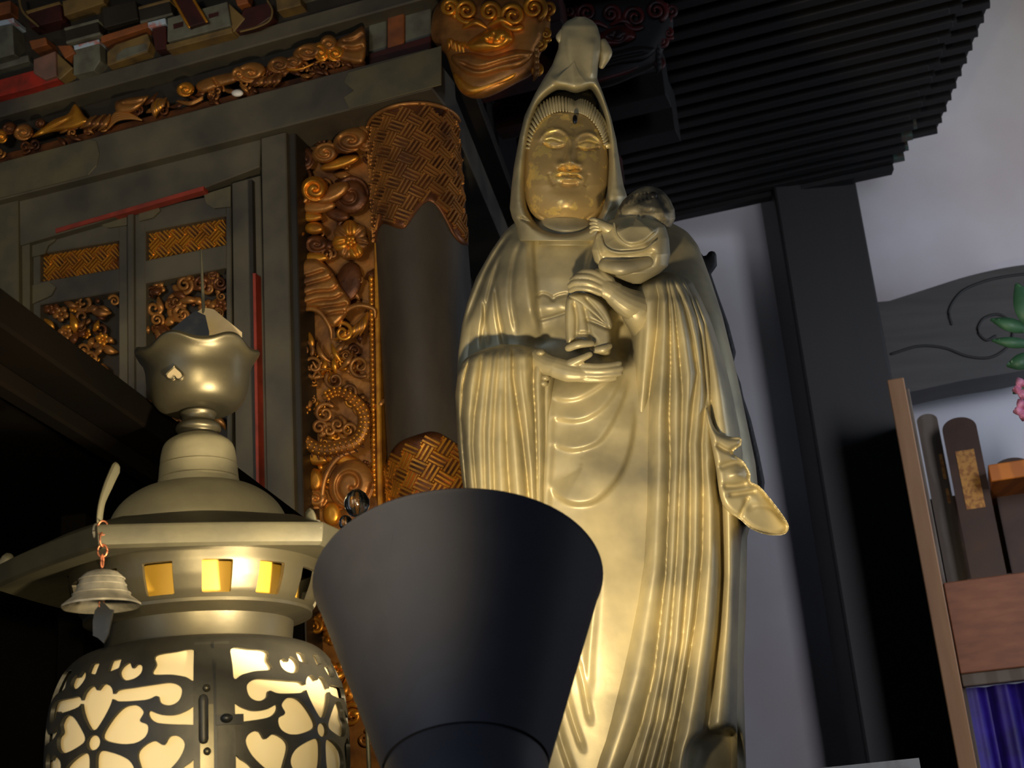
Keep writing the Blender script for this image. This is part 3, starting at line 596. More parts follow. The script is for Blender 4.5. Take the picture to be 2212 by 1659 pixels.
# openwork body
bodyp = [(1404, 196), (1408, 220), (1418, 244), (1436, 264), (1460, 279), (1500, 293), (1550, 301), (1620, 304), (1700, 302), (1780, 292), (1830, 270), (1850, 240)]
bp_ = np.array(fine(bodyp, 60))
bs = surf(bp_[np.argsort(bp_[:, 0])])
C6 = .4274
def cv(pts, sx=0.):
    out = []
    for x, y in pts:
        xo = 19+(x-1040)*C6; s = math.asin(min(max(xo/RS, -.97), .97)); out.append((s*RS-19, 950+y*C6+50*math.cos(s)))
    return np.array(out)
HOLES = [smooth_poly(cv(p), 4) for p in (
 [(1125, 1052), (1215, 1055), (1308, 1072), (1298, 1115), (1308, 1160), (1225, 1165), (1165, 1178), (1125, 1192)],
 [(1358, 1120), (1382, 1112), (1398, 1130), (1416, 1102), (1444, 1122), (1450, 1155), (1425, 1186), (1385, 1180), (1358, 1155)],
 [(1188, 1222), (1230, 1203), (1300, 1210), (1380, 1222), (1450, 1236), (1450, 1282), (1330, 1280), (1282, 1262), (1268, 1295), (1230, 1308), (1195, 1290), (1181, 1252)],
 [(1117, 1310), (1155, 1332), (1205, 1352), (1262, 1350), (1312, 1330), (1310, 1362), (1272, 1388), (1165, 1398), (1117, 1392)],
 [(1168, 1490), (1190, 1452), (1228, 1450), (1252, 1488), (1288, 1468), (1332, 1490), (1356, 1530), (1340, 1600), (1316, 1662), (1262, 1632), (1196, 1560)],
 [(1110, 1558), (1145, 1572), (1185, 1605), (1204, 1650), (1196, 1760), (1110, 1790)])]
HOLES += [np.array([(400, 1452), (440, 1456), (440, 1480), (402, 1478)]), np.array([(196, 1450), (222, 1452), (222, 1476), (196, 1470)])]
FC = (240., 1580+33.)
for k in range(5):
    al = math.radians(90+72*k); c, s_ = math.cos(al), -math.sin(al)
    pt = [(24, 0), (44, -20), (78, -37), (104, -33), (114, -14), (102, 0), (114, 14), (104, 33), (78, 37), (44, 20)]
    HOLES.append(smooth_poly([(FC[0]+a*c-b*s_, FC[1]+a*s_+b*c) for a, b in pt], 4))
HOLES.append(np.array([(FC[0]+15*math.cos(q), FC[1]+15*math.sin(q)) for q in np.linspace(0, 6.283, 20, endpoint=False)]))
HOLES += [np.array([(x, y) for x, y in p]) for p in ([(150, 1740), (330, 1740), (300, 1800), (180, 1800)], [(20, 1745), (120, 1745), (120, 1800), (20, 1800)])]
QP = math.pi/2*RS
def bsd(X, Y):
    S = np.full(X.shape, 1e9); u = X % QP
    for H in HOLES:
        S = np.minimum(S, sdf(u, Y, H)); S = np.minimum(S, sdf(QP-u, Y, H))
    return -S
V2, F = clipgrid(bsd, -math.pi*RS, math.pi*RS*.0+0, 1404, 1850, 3.2)
V2b, Fb = V2+np.array([math.pi*RS, 0]), F
mbs = MB(); R0 = 6/RS
mbs.add(*solid(bs(V2[:, 0]/RS+R0, V2[:, 1]), bs(V2[:, 0]/RS+R0, V2[:, 1], -8), F)); mbs.add(*solid(bs(V2b[:, 0]/RS+R0, V2b[:, 1]), bs(V2b[:, 0]/RS+R0, V2b[:, 1], -8), F))
body = lp('openwork_body', mbs.get(), 'opening', auto=40)
lp('paper_lining', lathe(PR([(y, r-14) for y, r in fine(bodyp, 40)]), 72), 'paper', label='cream paper lining behind the openwork')
# seam, hinge and latch on the body
def bplate(x0, x1, y0, y1, off, th_=5, m='lantern', name='hinge_plate', par=None):
    xs = np.linspace(x0, x1, 5); ys = np.linspace(y0, y1, 9); X, Y = np.meshgrid(xs, ys); n = X.size
    F = [(i*5+j, i*5+j+1, (i+1)*5+j+1, (i+1)*5+j) for i in range(8) for j in range(4)]
    T = bs(((X.ravel()-438)/RS), Y.ravel()+50, off); B = bs(((X.ravel()-438)/RS), Y.ravel()+50, off-th_)
    return lp(name, solid(T, B, F), m, par)
bplate(441, 446, 1385, 1790, 2.5, name='door_seam', m='blackm')
bplate(404, 440, 1380, 1790, 2, name='door_stile', m='opening'); bplate(447, 480, 1380, 1790, 2, name='door_stile', m='opening')
bplate(416, 440, 1510, 1640, 6, name='hinge_plate', m='lantern')
hz = [1528, 1590]
P_ = [bs(np.array([(422-438)/RS]), np.array([y+50.]), 12)[0] for y in np.linspace(1500, 1578, 6)]
lp('hinge_barrel', tube(P_, .0062, 12, 12), 'opening')
for y in (1478, 1602):
    p = bs(np.array([(428-438)/RS]), np.array([y+50.]), 8)[0]; lp('rivet', blob(p, (.005,)*3), 'lantern')
bplate(444, 494, 1532, 1552, 8, name='latch_arm', m='blackm')
p = bs(np.array([(462-438)/RS]), np.array([1540+50.]), 12)[0]; lp('latch_pin', blob(p, (.008, .008, .006)), 'blackm')
# foot of the lantern down to its stand
lp('foot', lathe(PR([(1848, 244), (1858, 210), (1880, 120)])+[(.055, zl(1900)-.02), (.05, .06), (.12, .02), (.13, 0), (0.001, 0)], 64), 'lantern')
# candle spike and folded paper rising out of the cup
def P0(x, y):
    q = np.array(W(x, y, YL))-np.array([LA[0], LA[1], TBL]); return np.array([q[0]*math.cos(LROT)+q[1]*math.sin(LROT), -q[0]*math.sin(LROT)+q[1]*math.cos(LROT), q[2]])
a_, b_ = P0(445, 800), P0(434, 540)
lp('spike', tube([a_, (a_+b_)/2, b_], [.0035, .003, .0016], 8, 8), 'lantern2')
q = [P0(350, 742), P0(415, 690), P0(440, 664), P0(462, 668), P0(520, 728), P0(520, 800), P0(350, 800)]
q = np.array(q); qb = q.copy(); q[:, 1] -= .02; qb[:, 1] += .03; q[2:4, 1] += .02
lp('folded_paper', solid(q, qb, [list(range(7))]), 'cloth', label='folded paper standing in the cup', auto=20)
q2 = np.array([P0(352, 742), P0(418, 690), P0(440, 700), P0(448, 735), P0(448, 790), P0(352, 790)]); q2b = q2.copy(); q2[:, 1] -= .036; q2b[:, 1] -= .02
lp('folded_paper', solid(q2, q2b, [list(range(6))]), 'blackm', label='dark flap of folded paper', auto=20)
# curled hooks on the six corners
def hook(k, g=1.):
    an = A0+math.pi/6+k*math.pi/3; c = np.array([math.cos(an), math.sin(an)]); rb = 416*KL
    P = []
    for t, r, up in ((0, 0, 0), (.3, 4, 26), (.5, -4, 60), (.7, -26, 98), (1, -52, 136)):
        P.append([c[0]*(rb+(r*g-18)*KL), c[1]*(rb+(r*g-18)*KL), zl(1228)+up*g*KL])
    tl = np.array([-c[1], c[0], 0])
    P = np.array(P); P += tl[None]*(-.004)
    o = lp('corner_hook', tube(P, [8*KL, 9*KL, 9*KL, 12*KL, 13*KL], 20, 10, .5, True, tl), 'lantern2', label='upturned corner hook')
    lp('hook_eye', tube([P[0]+c.tolist()[0]*np.array([.006, 0, 0])+np.array([math.cos(t)*0, 0, 0])+np.array([c[0]*.010*math.cos(t), c[1]*.010*math.cos(t), .010*math.sin(t)]) for t in np.linspace(0, 6.2, 9)], .0024, 20, 6, cap=False), 'bell', o)
for k in range(6): hook(k, 1. if k == 5 else .22)
# ------------------------------------------------------------------ wind bell hanging from the front corner
an = A0-math.pi/6+LROT; HB = np.array([LA[0]+math.cos(an)*414*KL, LA[1]+math.sin(an)*414*KL, 0]); YH = HB[1]
zc = lambda y: float(W(219, y, YH)[2]); KB = mpp(W(219, 1270, YH)); XB = float(W(220, 1250, YH)[0])
bell = thing('wind_bell', 'small weathered bronze wind bell on a copper chain under the lantern brim', 'bell', (XB, YH, zc(1390)))
z0 = zc(1390)
bl = lambda y, r: (r*KB, zc(y)-z0)
pts = [(1232, 3), (1233, 20), (1238, 34), (1246, 43), (1262, 49), (1278, 55), (1290, 62), (1300, 74), (1307, 82), (1311, 82), (1305, 70), (1292, 58), (1262, 44), (1244, 34), (1238, 3)]
o = mesh('bell_cup', *lathe([bl(y, r) for y, r in pts], 56, lambda th, r, z: 1+.012*np.sin(9*th)*(r > 65*KB)), 'bell', bell, True, None, 40)
for y, r in ((1252, 47.5), (1266, 51), (1284, 60)): mesh('bell_band', *tube([(r*KB*math.cos(t), r*KB*math.sin(t), zc(y)-z0) for t in np.linspace(0, 6.2832, 40)], 1.8*KB, 40, 6, cap=False), 'bell', o)
def ring(cz, rx, rz, w, ax=0, tw=0.):
    t = np.linspace(0, 2*np.pi, 17); x = rx*np.cos(t); z = rz*np.sin(t)
    c, s = math.cos(tw), math.sin(tw)
    return tube(np.column_stack([x*c, x*s, cz+z]), w, 34, 8, cap=False)
for i, (y, rx, rz, tw) in enumerate(((1141, 11, 16, .3), (1166, 9, 15, 1.2), (1190, 10, 14, .2), (1212, 3, 14, .9))):
    mesh('chain_link', *ring(zc(y)-z0, rx*KB, rz*KB, 2.3*KB, 0, tw), 'copper', bell)
mb = MB(); mb.add(*tube([(0, 0, zc(1238)-z0), (0, 0, zc(1290)-z0)], 2.2*KB, 6, 8)); mb.add(*blob((0, 0, zc(1288)-z0), (11*KB, 11*KB, 12*KB)))
mesh('clapper', *mb.get(), 'bell', bell)
mesh('chain_link', *ring(zc(1305)-z0, 5*KB, 10*KB, 1.8*KB, 0, .5), 'copper', bell)
V = [((x-219)*KB, 0, zc(y)-z0) for x, y in ((222, 1300), (238, 1318), (246, 1320), (240, 1350), (236, 1372), (226, 1390), (214, 1378), (203, 1372), (202, 1340), (206, 1318))]
V = np.array(V); Vb_ = V.copy(); V[:, 1] -= .002; Vb_[:, 1] += .002
mesh('clapper_plate', *solid(V, Vb_, [list(range(10))]), 'blackm', bell, False)['label'] = 'dark swinging plate under the bell'
# stand for the lantern
o = thing('lantern_stand', 'black lacquered stand carrying the bronze lantern', 'stand', (LA[0], LA[1], 0))
mesh('stand_top', *box((-.22, -.22, TBL-.04), (.22, .22, TBL)), 'lacqd', o, False)
mesh('stand_post', *lathe([(.05, .06), (.04, .5), (.05, TBL-.04)], 24), 'lacqd', o)
mesh('stand_foot', *box((-.2, -.2, 0), (.2, .2, .06)), 'lacqd', o, False)
# ------------------------------------------------------------------ black spotlight aimed up at the statue
YLAMP = 1.55; RC = W(991, 1262, YLAMP); KR = mpp(RC)
EL = math.radians(63); AX = np.array([0, math.cos(EL), math.sin(EL)])
rim_r = 313*KR; H = 440*KR
spot = thing('spotlight', 'black satin cone-shaded spotlight pointing up at the statue', 'lamp', (RC[0], RC[1]-.25, 0))
SO = np.array([RC[0], RC[1]-.25, 0])
e1 = np.array([1., 0, 0]); e2 = np.cross(AX, e1)
def ax_map(V): return RC+V[:, :1]*e1+V[:, 1:2]*e2+V[:, 2:3]*AX-SO
def axl(pts, n=96):
    V, F = lathe(pts, n); return ax_map(V), F
r2 = 163*KR
sh = [(r2*.985, -H), (r2, -H+.004), (rim_r-.0025, -.006), (rim_r, -.002), (rim_r-.001, 0), (rim_r-.004, -.001), (r2*.97, -H+.01), (.03, -H+.006)]
mesh('shade', *axl(sh), 'shade', spot, True, None, 30)
mesh('collar', *axl([(r2*.95, -H), (r2*.97, -H-.004), (r2*.965, -H-.11), (r2*.93, -H-.118), (.02, -H-.12)]), 'shade', spot, True, None, 30)
mesh('socket', *axl([(.022, -H), (.022, -H*.84), (.001, -H*.84)], 32), 'shade', spot, True, None, 30)
V, F = blob((0, 0, -H*.72), (.036, .036, .045), 14, 24); mesh('bulb', ax_map(V), F, 'bulb', spot)
j = RC-AX*(H+.07)-SO
mesh('yoke', *tube([j+np.array([0, 0, -.03]), j+np.array([0, -.02, -.12]), (0, -.0, j[2]-.22)], .014, 10, 12), 'shade', spot)
mesh('stand_pole', *tube([(0, 0, .02), (0, 0, j[2]-.2)], .016, 6, 16), 'shade', spot)
mesh('stand_base', *lathe([(.001, .025), (.14, .022), (.15, .012), (.15, 0), (.001, 0)], 48), 'shade', spot, True, None, 30)
lo = RC-AX*rim_r*.42
l = lamp('spotlight_beam', 'POINT', tuple(lo), 58, (1, .79, .48), shadow_soft_size=.03)
# ------------------------------------------------------------------ carved shrine
YAW = math.radians(17); SHEAR = math.tan(math.radians(9)); OC = W(957, 142, 3.15); ZB = ALT
EU = np.array([math.cos(YAW), -math.sin(YAW), 0]); ED = np.array([math.sin(YAW), math.cos(YAW), 0])
SH0 = np.array([OC[0], OC[1], ZB]); KH = mpp(OC)
shrine = thing('altar_shrine', 'black lacquered temple shrine with gilded carvings, lattice doors and bracketed eaves', 'shrine', tuple(SH0), -YAW)
def S(x, y, n=0.):
    """pixel -> shrine coordinates (along front, depth, height) on the front plane moved n metres towards the viewer"""
    d = rays(x, y); n = np.asarray(n, float)
    t = ((OC-CAM) @ ED - n)/(d @ ED); P = CAM+d*t[..., None]-SH0
    return np.stack([P @ EU, P @ ED, P[..., 2]], -1)
def SV(V, n0=0.):
    V = np.asarray(V, float); return S(V[:, 0], V[:, 1], n0+V[:, 2]*KH)
def hp_(name, VF, m, parent=None, n0=0., label=None, smooth=True, auto=None, kind=None):
    o = mesh(name, SV(VF[0], n0), VF[1], m, parent or shrine, smooth, None, auto)
    if label: o['label'] = label
    if kind: o['kind'] = kind
    return o
def prism(name, poly, n0, n1, m, parent=None, bev=.003, label=None):
    P = np.array(poly, float); T = S(P[:, 0], P[:, 1], n1); B = T.copy(); B[:, 1] += (n1-n0)
    o = mesh(name, *solid(T, B, [list(range(len(P)))]), m, parent or shrine, False)
    if bev: bevel(o, bev, 1)
    if label: o['label'] = label
    return o
def lbox(name, a, b, m, parent=None, bev=.003):
    o = mesh(name, *box(a, b), m, parent or shrine, False)
    if bev: bevel(o, bev, 1)
    return o
def splay(o):            # the side runs back slightly inward
    for v in o.data.vertices: v.co.x -= SHEAR*max(0., v.co.y)
    return o
yl = lambda x, a, b: a[1]+(b[1]-a[1])*(x-a[0])/(b[0]-a[0])
LT = lambda x: yl(x, (0, 347), (955, 95)); LB = lambda x: yl(x, (0, 431), (955, 185))
UT = lambda x: yl(x, (0, 218), (620, 45)); UB = lambda x: yl(x, (0, 250), (620, 81))
pz = lambda x, y, n: float(S(x, y, n)[2]); pu = lambda x, y, n: float(S(x, y, n)[0])
# main beam: front run and the run down the side
zt, zb_ = pz(955, 95, .1), pz(955, 185, .1)
beam = lbox('lower_beam', (-2.2, -.1, zb_), (0, .09, zt), 'lacq', bev=.004)
splay(lbox('side_beam', (-.2, .09, zb_), (0, 1.35, zt), 'lacq', bev=.004))
for x0, x1 in ((-120, 214), (742, 953)):
    p = [(x0, LT(x0)+4), (x1-22, LT(x1-22)+4), (x1-6, LT(x1)+14), (x1, LT(x1)+40), (x1-6, LB(x1)-18), (x1-24, LB(x1-24)-4), (x0, LB(x0)-4)] if x0 < 0 else \
        [(x1, LT(x1)+3), (x1, LB(x1)-3), (x0+12, LB(x0)-5), (x0, LB(x0)-30), (x0+22, LT(x0)+44), (x0, LT(x0)+26), (x0+10, LT(x0)+5)]
    prism('metal_fitting', p, .099, .1035, 'fitting', beam, .001)
# upper beam
zu1, zu0 = pz(300, UT(300), .1), pz(300, UB(300), .1)
lbox('upper_beam', (-2.2, -.1, zu0), (.02, .12, zu1), 'lacq', bev=.004)
lbox('frieze_wall', (-2.2, -.045, zt), (-.05, .1, zu0), 'lacqd')
splay(lbox('upper_side_beam', (-.2, .12, zu0), (.02, 1.35, zu1), 'lacqd'))
lbox('upper_wall', (-2.2, -.09, zu1), (-.02, .2, zu1+.5), 'lacqd'); splay(lbox('upper_side_wall', (-.3, .2, zu1-.2), (-.05, 1.35, zu1+.5), 'lacqd'))
# painted corner post over the main beam
for a, b, m in ((796, 834, 'greyp'), (836, 872, 'orange'), (874, 930, 'greyp')):
    prism('corner_post_stave', [(a, UB(a)-2), (b, UB(b)-2), (b, LT(b)+2), (a, LT(a)+2)], -.02, .05 if m != 'orange' else .06, m)
prism('corner_post_foot', [(796, LT(796)-22), (930, LT(930)-26), (930, LT(930)+2), (796, LT(796)+2)], -.02, .064, 'maroon')
# wall under the beam, side wall
splay(lbox('side_wall', (-.24, .12, 0), (-.16, 1.3, zb_), 'lacqd'))
lbox('back_wall', (-2.2, 1.3, 0), (-.1, 1.36, zu1), 'lacqd')
lbox('plinth', (-2.2, -.16, 0), (.04, 1.4, .10), 'lacq')
# ---- corner column with brocade wraps
cl, cr = S(801, 430, -.01), S(987, 430, -.01); CUx = (cl[0]+cr[0])/2; CR = (cr[0]-cl[0])/2; CDy = .02
CDy = -.07+CR
col = mesh('column', *lathe([(CR, .1), (CR, zb_)], 64), 'collacq', shrine); 
for v in col.data.vertices: v.co.x += CUx; v.co.y += CDy
def colpt(s, z, off):   # s arc in metres from the front
    a = s/CR; return np.column_stack([CUx+(CR+off)*np.sin(a), CDy-(CR+off)*np.cos(a), z])
def zcol(y): return pz(897, y, .06)
def brocade(u0, u1, v0, v1, pitch, h, f, ang=57.):
    """basket-weave fret: bundles of three raised bars with small knots -> verts, faces mapped through f(s,z,off)"""
    mb = MB(); c, s = math.cos(math.radians(ang)), math.sin(math.radians(ang)); L = pitch*3
    cu, cv_ = (u0+u1)/2, (v0+v1)/2; n = int((abs(u1-u0)+abs(v1-v0))/L)+3
    for i in range(-n, n):
        for j in range(-n, n):
            x, y = i*L, j*L; horiz = (i+j) % 2 == 0
            for k in range(3):
                o_ = (k-1)*pitch*.92; hl, hw_ = L*.58, pitch*.22
                q = np.array([(-hl, -hw_), (hl, -hw_), (hl, hw_), (-hl, hw_)]) + np.array([0, o_])
                if not horiz: q = q[:, ::-1]
                q = q+np.array([x, y]); P = np.column_stack([q[:, 0]*c-q[:, 1]*s+cu, q[:, 0]*s+q[:, 1]*c+cv_])
                m_ = P.mean(0)
                if not (u0 < m_[0] < u1 and v0 < m_[1] < v1): continue
                P[:, 0] = np.clip(P[:, 0], u0, u1); P[:, 1] = np.clip(P[:, 1], v0, v1)
                T = f(P[:, 0]*.94+m_[0]*.06, P[:, 1]*.94+m_[1]*.06, h); B = f(P[:, 0], P[:, 1], 0)
                mb.add(np.vstack([T, B]), [(0, 1, 2, 3), (0, 4, 5, 1), (1, 5, 6, 2), (2, 6, 7, 3), (3, 7, 4, 0)])
            if horiz:
                for dx, dy in ((.5, .5), (.5, -.5), (.32, .42)):
                    X, Y = x+dx*L, y+dy*L; P = np.array([X*c-Y*s+cu, X*s+Y*c+cv_])
                    if u0 < P[0] < u1 and v0 < P[1] < v1:
                        q = P+pitch*.42*np.array([(-1, 0), (0, -1), (1, 0), (0, 1)]); T = f(q[:, 0]*.5+P[0]*.5, q[:, 1]*.5+P[1]*.5, h*1.3); B = f(q[:, 0], q[:, 1], 0)
                        mb.add(np.vstack([T, B]), [(0, 1, 2, 3), (0, 4, 5, 1), (1, 5, 6, 2), (2, 6, 7, 3), (3, 7, 4, 0)])
    return mb.get()
def wrap(name, yt, yb, edge_top, edge_bot):
    """gilded band around the column between two wavy edges (pixel y as a function of arc -1..1)"""
    ns, nz = 60, 24; s = np.linspace(-1.7*CR, 1.7*CR, ns); V = []; Vb = []
    zt_ = np.array([zcol(edge_top(q/CR)) for q in s]); zb2 = np.array([zcol(edge_bot(q/CR)) for q in s])
    for k in range(nz): V.append(colpt(s, zt_+(zb2-zt_)*k/(nz-1), .004)); Vb.append(colpt(s, zt_+(zb2-zt_)*k/(nz-1), -.002))
    F = [(k*ns+j, k*ns+j+1, (k+1)*ns+j+1, (k+1)*ns+j) for k in range(nz-1) for j in range(ns-1)]
    o = mesh(name, *solid(np.concatenate(V), np.concatenate(Vb), F), 'goldbrown', col)
    z1, z2 = zt_.max(), zb2.min()
    VF = brocade(-1.6*CR, 1.6*CR, z2, z1, 9.6*KH, .006, lambda s_, z_, off: colpt(s_, z_, .004+off))
    zz = VF[0][:, 2]; ss = np.arctan2(VF[0][:, 0]-CUx, -(VF[0][:, 1]-CDy))*CR
    lo = np.interp(ss, s, zb2); hi = np.interp(ss, s, zt_); keep = (zz > lo) & (zz < hi-.004)
    F2 = [f for f in VF[1] if all(keep[i] for i in f)]
    g = mesh('brocade_relief', VF[0], F2, 'golddim' if yt < 600 else 'gold', col, False); g['kind'] = 'stuff'; g['label'] = 'gilded basket-weave brocade relief'
    return o
w1 = wrap('brocade_wrap', 215, 490, lambda a: 222, lambda a: 478+14*math.cos(a*5)-26*max(0, math.cos((a-.55)*3))+34*max(0, a-.6))
w1['label'] = 'gilded brocade band at the head of the column'
w2 = wrap('brocade_wrap', 940, 1300, lambda a: 968-34*max(0, math.cos((a-.05)*2.2))**2+10*math.cos(a*6), lambda a: 1320)
w2['label'] = 'gilded brocade band low on the column'
mesh('column_ring', *[tube(colpt(np.linspace(-1.75, 1.75, 40)*CR, np.full(40, zb_-.008), .004), .006, 40, 8)][0], 'golddim', col)
# ---- door frame and doors
ND = .045
frame_poly = lambda a, b, y0, y1: [(a[0], y0), (b[0], y0), (b[1], y1), (a[1], y1)]
prism('frame_post', [(563, LB(563)+12), (617, LB(617)+12), (640, 1300), (580, 1300)], -.06, ND+.03, 'lacq')
prism('frame_post', [(-160, LB(-160)+10), (38, LB(38)+10), (44, 1100), (-160, 1100)], -.06, ND+.03, 'fitting')
prism('door_lintel', [(38, LB(38)+8), (563, LB(563)+8), (560, LB(563)+74), (440, LB(440)+88), (200, LB(200)+104), (38, LB(38)+110)], -.05, ND+.02, 'lacq')
prism('lintel_red_line', [(120, 494), (440, 402), (440, 411), (120, 503)], ND, ND+.024, 'redline', bev=0)
prism('frame_red_line', [(546, 590), (552, 590), (562, 1200), (556, 1200)], ND, ND+.034, 'redline', bev=0)
prism('frame_moulding', [(536, 390), (544, 388), (560, 1250), (551, 1250)], ND, ND+.02, 'lacqd', bev=0)
prism('frame_moulding', [(44, 500), (64, 495), (66, 1100), (46, 1100)], -.05, ND+.012, 'fitting', bev=0)
prism('frame_jamb', [(500, 395), (562, 378), (585, 1300), (512, 1300)], -.06, ND+.004, 'lacq')
# door leaves: stiles and rails as bars in front of gilded fillings
def door(name, xl, xr, ylt, slope, rails, xin):
    d = prism(name, [(xl, ylt(xl)), (xr, ylt(xr)), (xr+8, 1150), (xl+3, 1150)], -.02, .0, 'lacqd', label='lattice and carving door leaf')
    for a, b in ((xl, xin[0]), (xin[1], xr)):
        prism('door_stile', [(a, ylt(a)), (b, ylt(b)), (b+(b-250)*.012, 1150), (a+(a-250)*.012, 1150)], -.05, ND-.005, 'lacq', d)
    for y0, y1, fit in rails:
        f = lambda x, y: y-slope*(x-xl)
        prism('door_rail', [(xin[0]-2, f(xin[0], y0)), (xin[1]+2, f(xin[1], y0)), (xin[1]+2, f(xin[1], y1)), (xin[0]-2, f(xin[0], y1))], -.05, ND-.006, 'lacq', d)
    return d
dl = door('door_leaf', 66, 274, lambda x: 512-.255*(x-66), .175, ((512, 552, 0), (612, 662, 0)), (86, 256))
drr = door('door_leaf', 286, 498, lambda x: 456-.255*(x-286), .2, ((456, 506, 0), (568, 618, 0)), (314, 487))
prism('meeting_bead', [(274, 462), (287, 458), (290, 1150), (277, 1150)], -.05, ND+.008, 'lacq')
for d, pp in ((dl, [(66, 506), (112, 494), (124, 502), (118, 520), (104, 530), (96, 548), (66, 556)]), (dl, [(214, 470), (274, 454), (274, 486), (232, 492), (214, 484)]), (dl, [(62, 618), (106, 608), (120, 620), (110, 638), (62, 660)]),
             (drr, [(440, 420), (498, 402), (498, 446), (462, 450), (446, 440)]), (drr, [(300, 452), (338, 440), (346, 454), (330, 470), (300, 478)])):
    prism('metal_fitting', pp, ND-.004, ND+.0005, 'fitting', d, 0)
# gilded lattice behind the upper openings
def lattice(d, x0, x1, y0, y1, m):
    a, b = S(x0, y1, .015), S(x1, y0, .015)
    f = lambda u, z, off: np.column_stack([u, np.full(len(u), a[1]-off), z])
    lbox('lattice_ground', (a[0], a[1]+.001, a[2]), (b[0], a[1]+.01, b[2]), 'goldbrown', d, 0)
    VF = brocade(a[0], b[0], a[2], b[2], 9*KH, .007, f, 40.); o = mesh('lattice_relief', VF[0], VF[1], m, d, False); o['kind'] = 'stuff'; o['label'] = 'gilded woven lattice filling'
lattice(dl, 84, 262, 500, 650, 'gold'); lattice(drr, 312, 492, 440, 600, 'gold')
# carved filling: curls, blossoms, leaves
def curl(cx, cy, r, turns=1.6, dr=1, th=6., d=10., a0=0.):
    t = np.linspace(0, 1, 26); a = a0+dr*turns*2*np.pi*t; rr = r*(1-.82*t)
    return tube(np.column_stack([cx+rr*np.cos(a), cy+rr*np.sin(a), d+10*t]), list(th*(1-.45*t)), 40, 8)
def leafy(x, y, L, ang, w=8., d=8., bend=.5):
    t = np.linspace(0, 1, 7); a = math.radians(ang)+bend*t; dx = np.cumsum(np.cos(a))*L/7; dy = np.cumsum(np.sin(a))*L/7
    return tube(np.column_stack([x+dx, y+dy, d+8*np.sin(np.pi*t)]), [w*.3, w*.8, w, w*.7, w*.25], 16, 8, .6)
def bloom(cx, cy, r, n=6, d=10.):
    mb = MB()
    for k in range(n):
        a = 2*math.pi*k/n+.3; mb.add(*blob((cx+r*.6*math.cos(a), cy+r*.6*math.sin(a), d), (r*.42, r*.42, r*.3), 7, 10))
    mb.add(*blob((cx, cy, d+r*.2), (r*.3, r*.3, r*.3), 7, 10)); return mb.get()
def fill(parent, x0, x1, y0, y1, n, n0, mats, seed, size=(9, 20), slope=0., skip=None):
    rg = random.Random(seed)
    for k in range(n):
        x = rg.uniform(x0, x1); y = rg.uniform(y0, y1)-slope*(x-x0); r = rg.uniform(*size); q = rg.random()
        if skip and skip(x, y): continue
        if q < .4: hp_('carved_curl', curl(x, y, r, rg.uniform(1, 1.8), rg.choice((-1, 1)), r*.3, rg.uniform(2, 12), rg.uniform(0, 6)), rg.choice(mats), parent, n0)
        elif q < .8: hp_('carved_leaf', leafy(x, y, r*rg.uniform(1.6, 3), rg.uniform(0, 360), r*.5, rg.uniform(2, 12), rg.uniform(-1.5, 1.5)), rg.choice(mats), parent, n0)
        else: hp_('carved_blossom', bloom(x, y, r*.9, rg.choice((5, 6)), rg.uniform(4, 12)), rg.choice(mats), parent, n0)
def clear(x, y): return 250 < x < 318 or y > 960
fill(dl, 84, 250, 664, 1000, 110, .008, ('golddim', 'goldbrown', 'golddim', 'gold'), 3, (10, 22), .16)
fill(drr, 318, 484, 618, 1000, 120, .008, ('golddim', 'goldbrown', 'golddim'), 5, (10, 22), .2)
# ---- tall gilded carving between door frame and column
NP = -.015
cp = prism('carved_panel', [(636, LB(636)+20), (815, LB(815)+20), (836, 1760), (660, 1760)], NP-.06, NP-.02, 'golddim', label='tall gilded carving of clouds, blossoms and a coiling dragon')
prism('panel_fillet', [(617, LB(617)+14), (638, LB(638)+14), (668, 1700), (642, 1700)], -.06, ND+.01, 'lacqd')
prism('panel_fillet', [(804, 300), (814, 298), (834, 1700), (822, 1700)], -.06, NP+.012, 'gold')
C4 = lambda x, y: (560+.3618*x, 200+.3617*y)
C5 = lambda x, y: (560+.3014*x, 700+.3014*y)
def puff(c, rx, ry, m='gold', h=16, d0=0., ang=0., grv=True, dr=1):
    cx, cy = c; t = np.linspace(0, 2*np.pi, 22, endpoint=False); ca, sa = math.cos(ang), math.sin(ang)
    P = np.column_stack([cx+rx*np.cos(t)*ca-ry*np.sin(t)*sa, cy+rx*np.cos(t)*sa+ry*np.sin(t)*ca])
    fl = []
    if grv:
        q = np.linspace(0, 1, 14); a = dr*q*8; rr = .92*(1-.85*q)
        fl = [groove(np.column_stack([cx+rx*rr*np.cos(a), cy+ry*rr*np.sin(a)]), max(2., rx*.085), h*.45, 0)]
    hp_('cloud_scroll', relief(P, h, 14, 2., min(rx, ry)*.7, fl, False, d0), m, cp, NP)
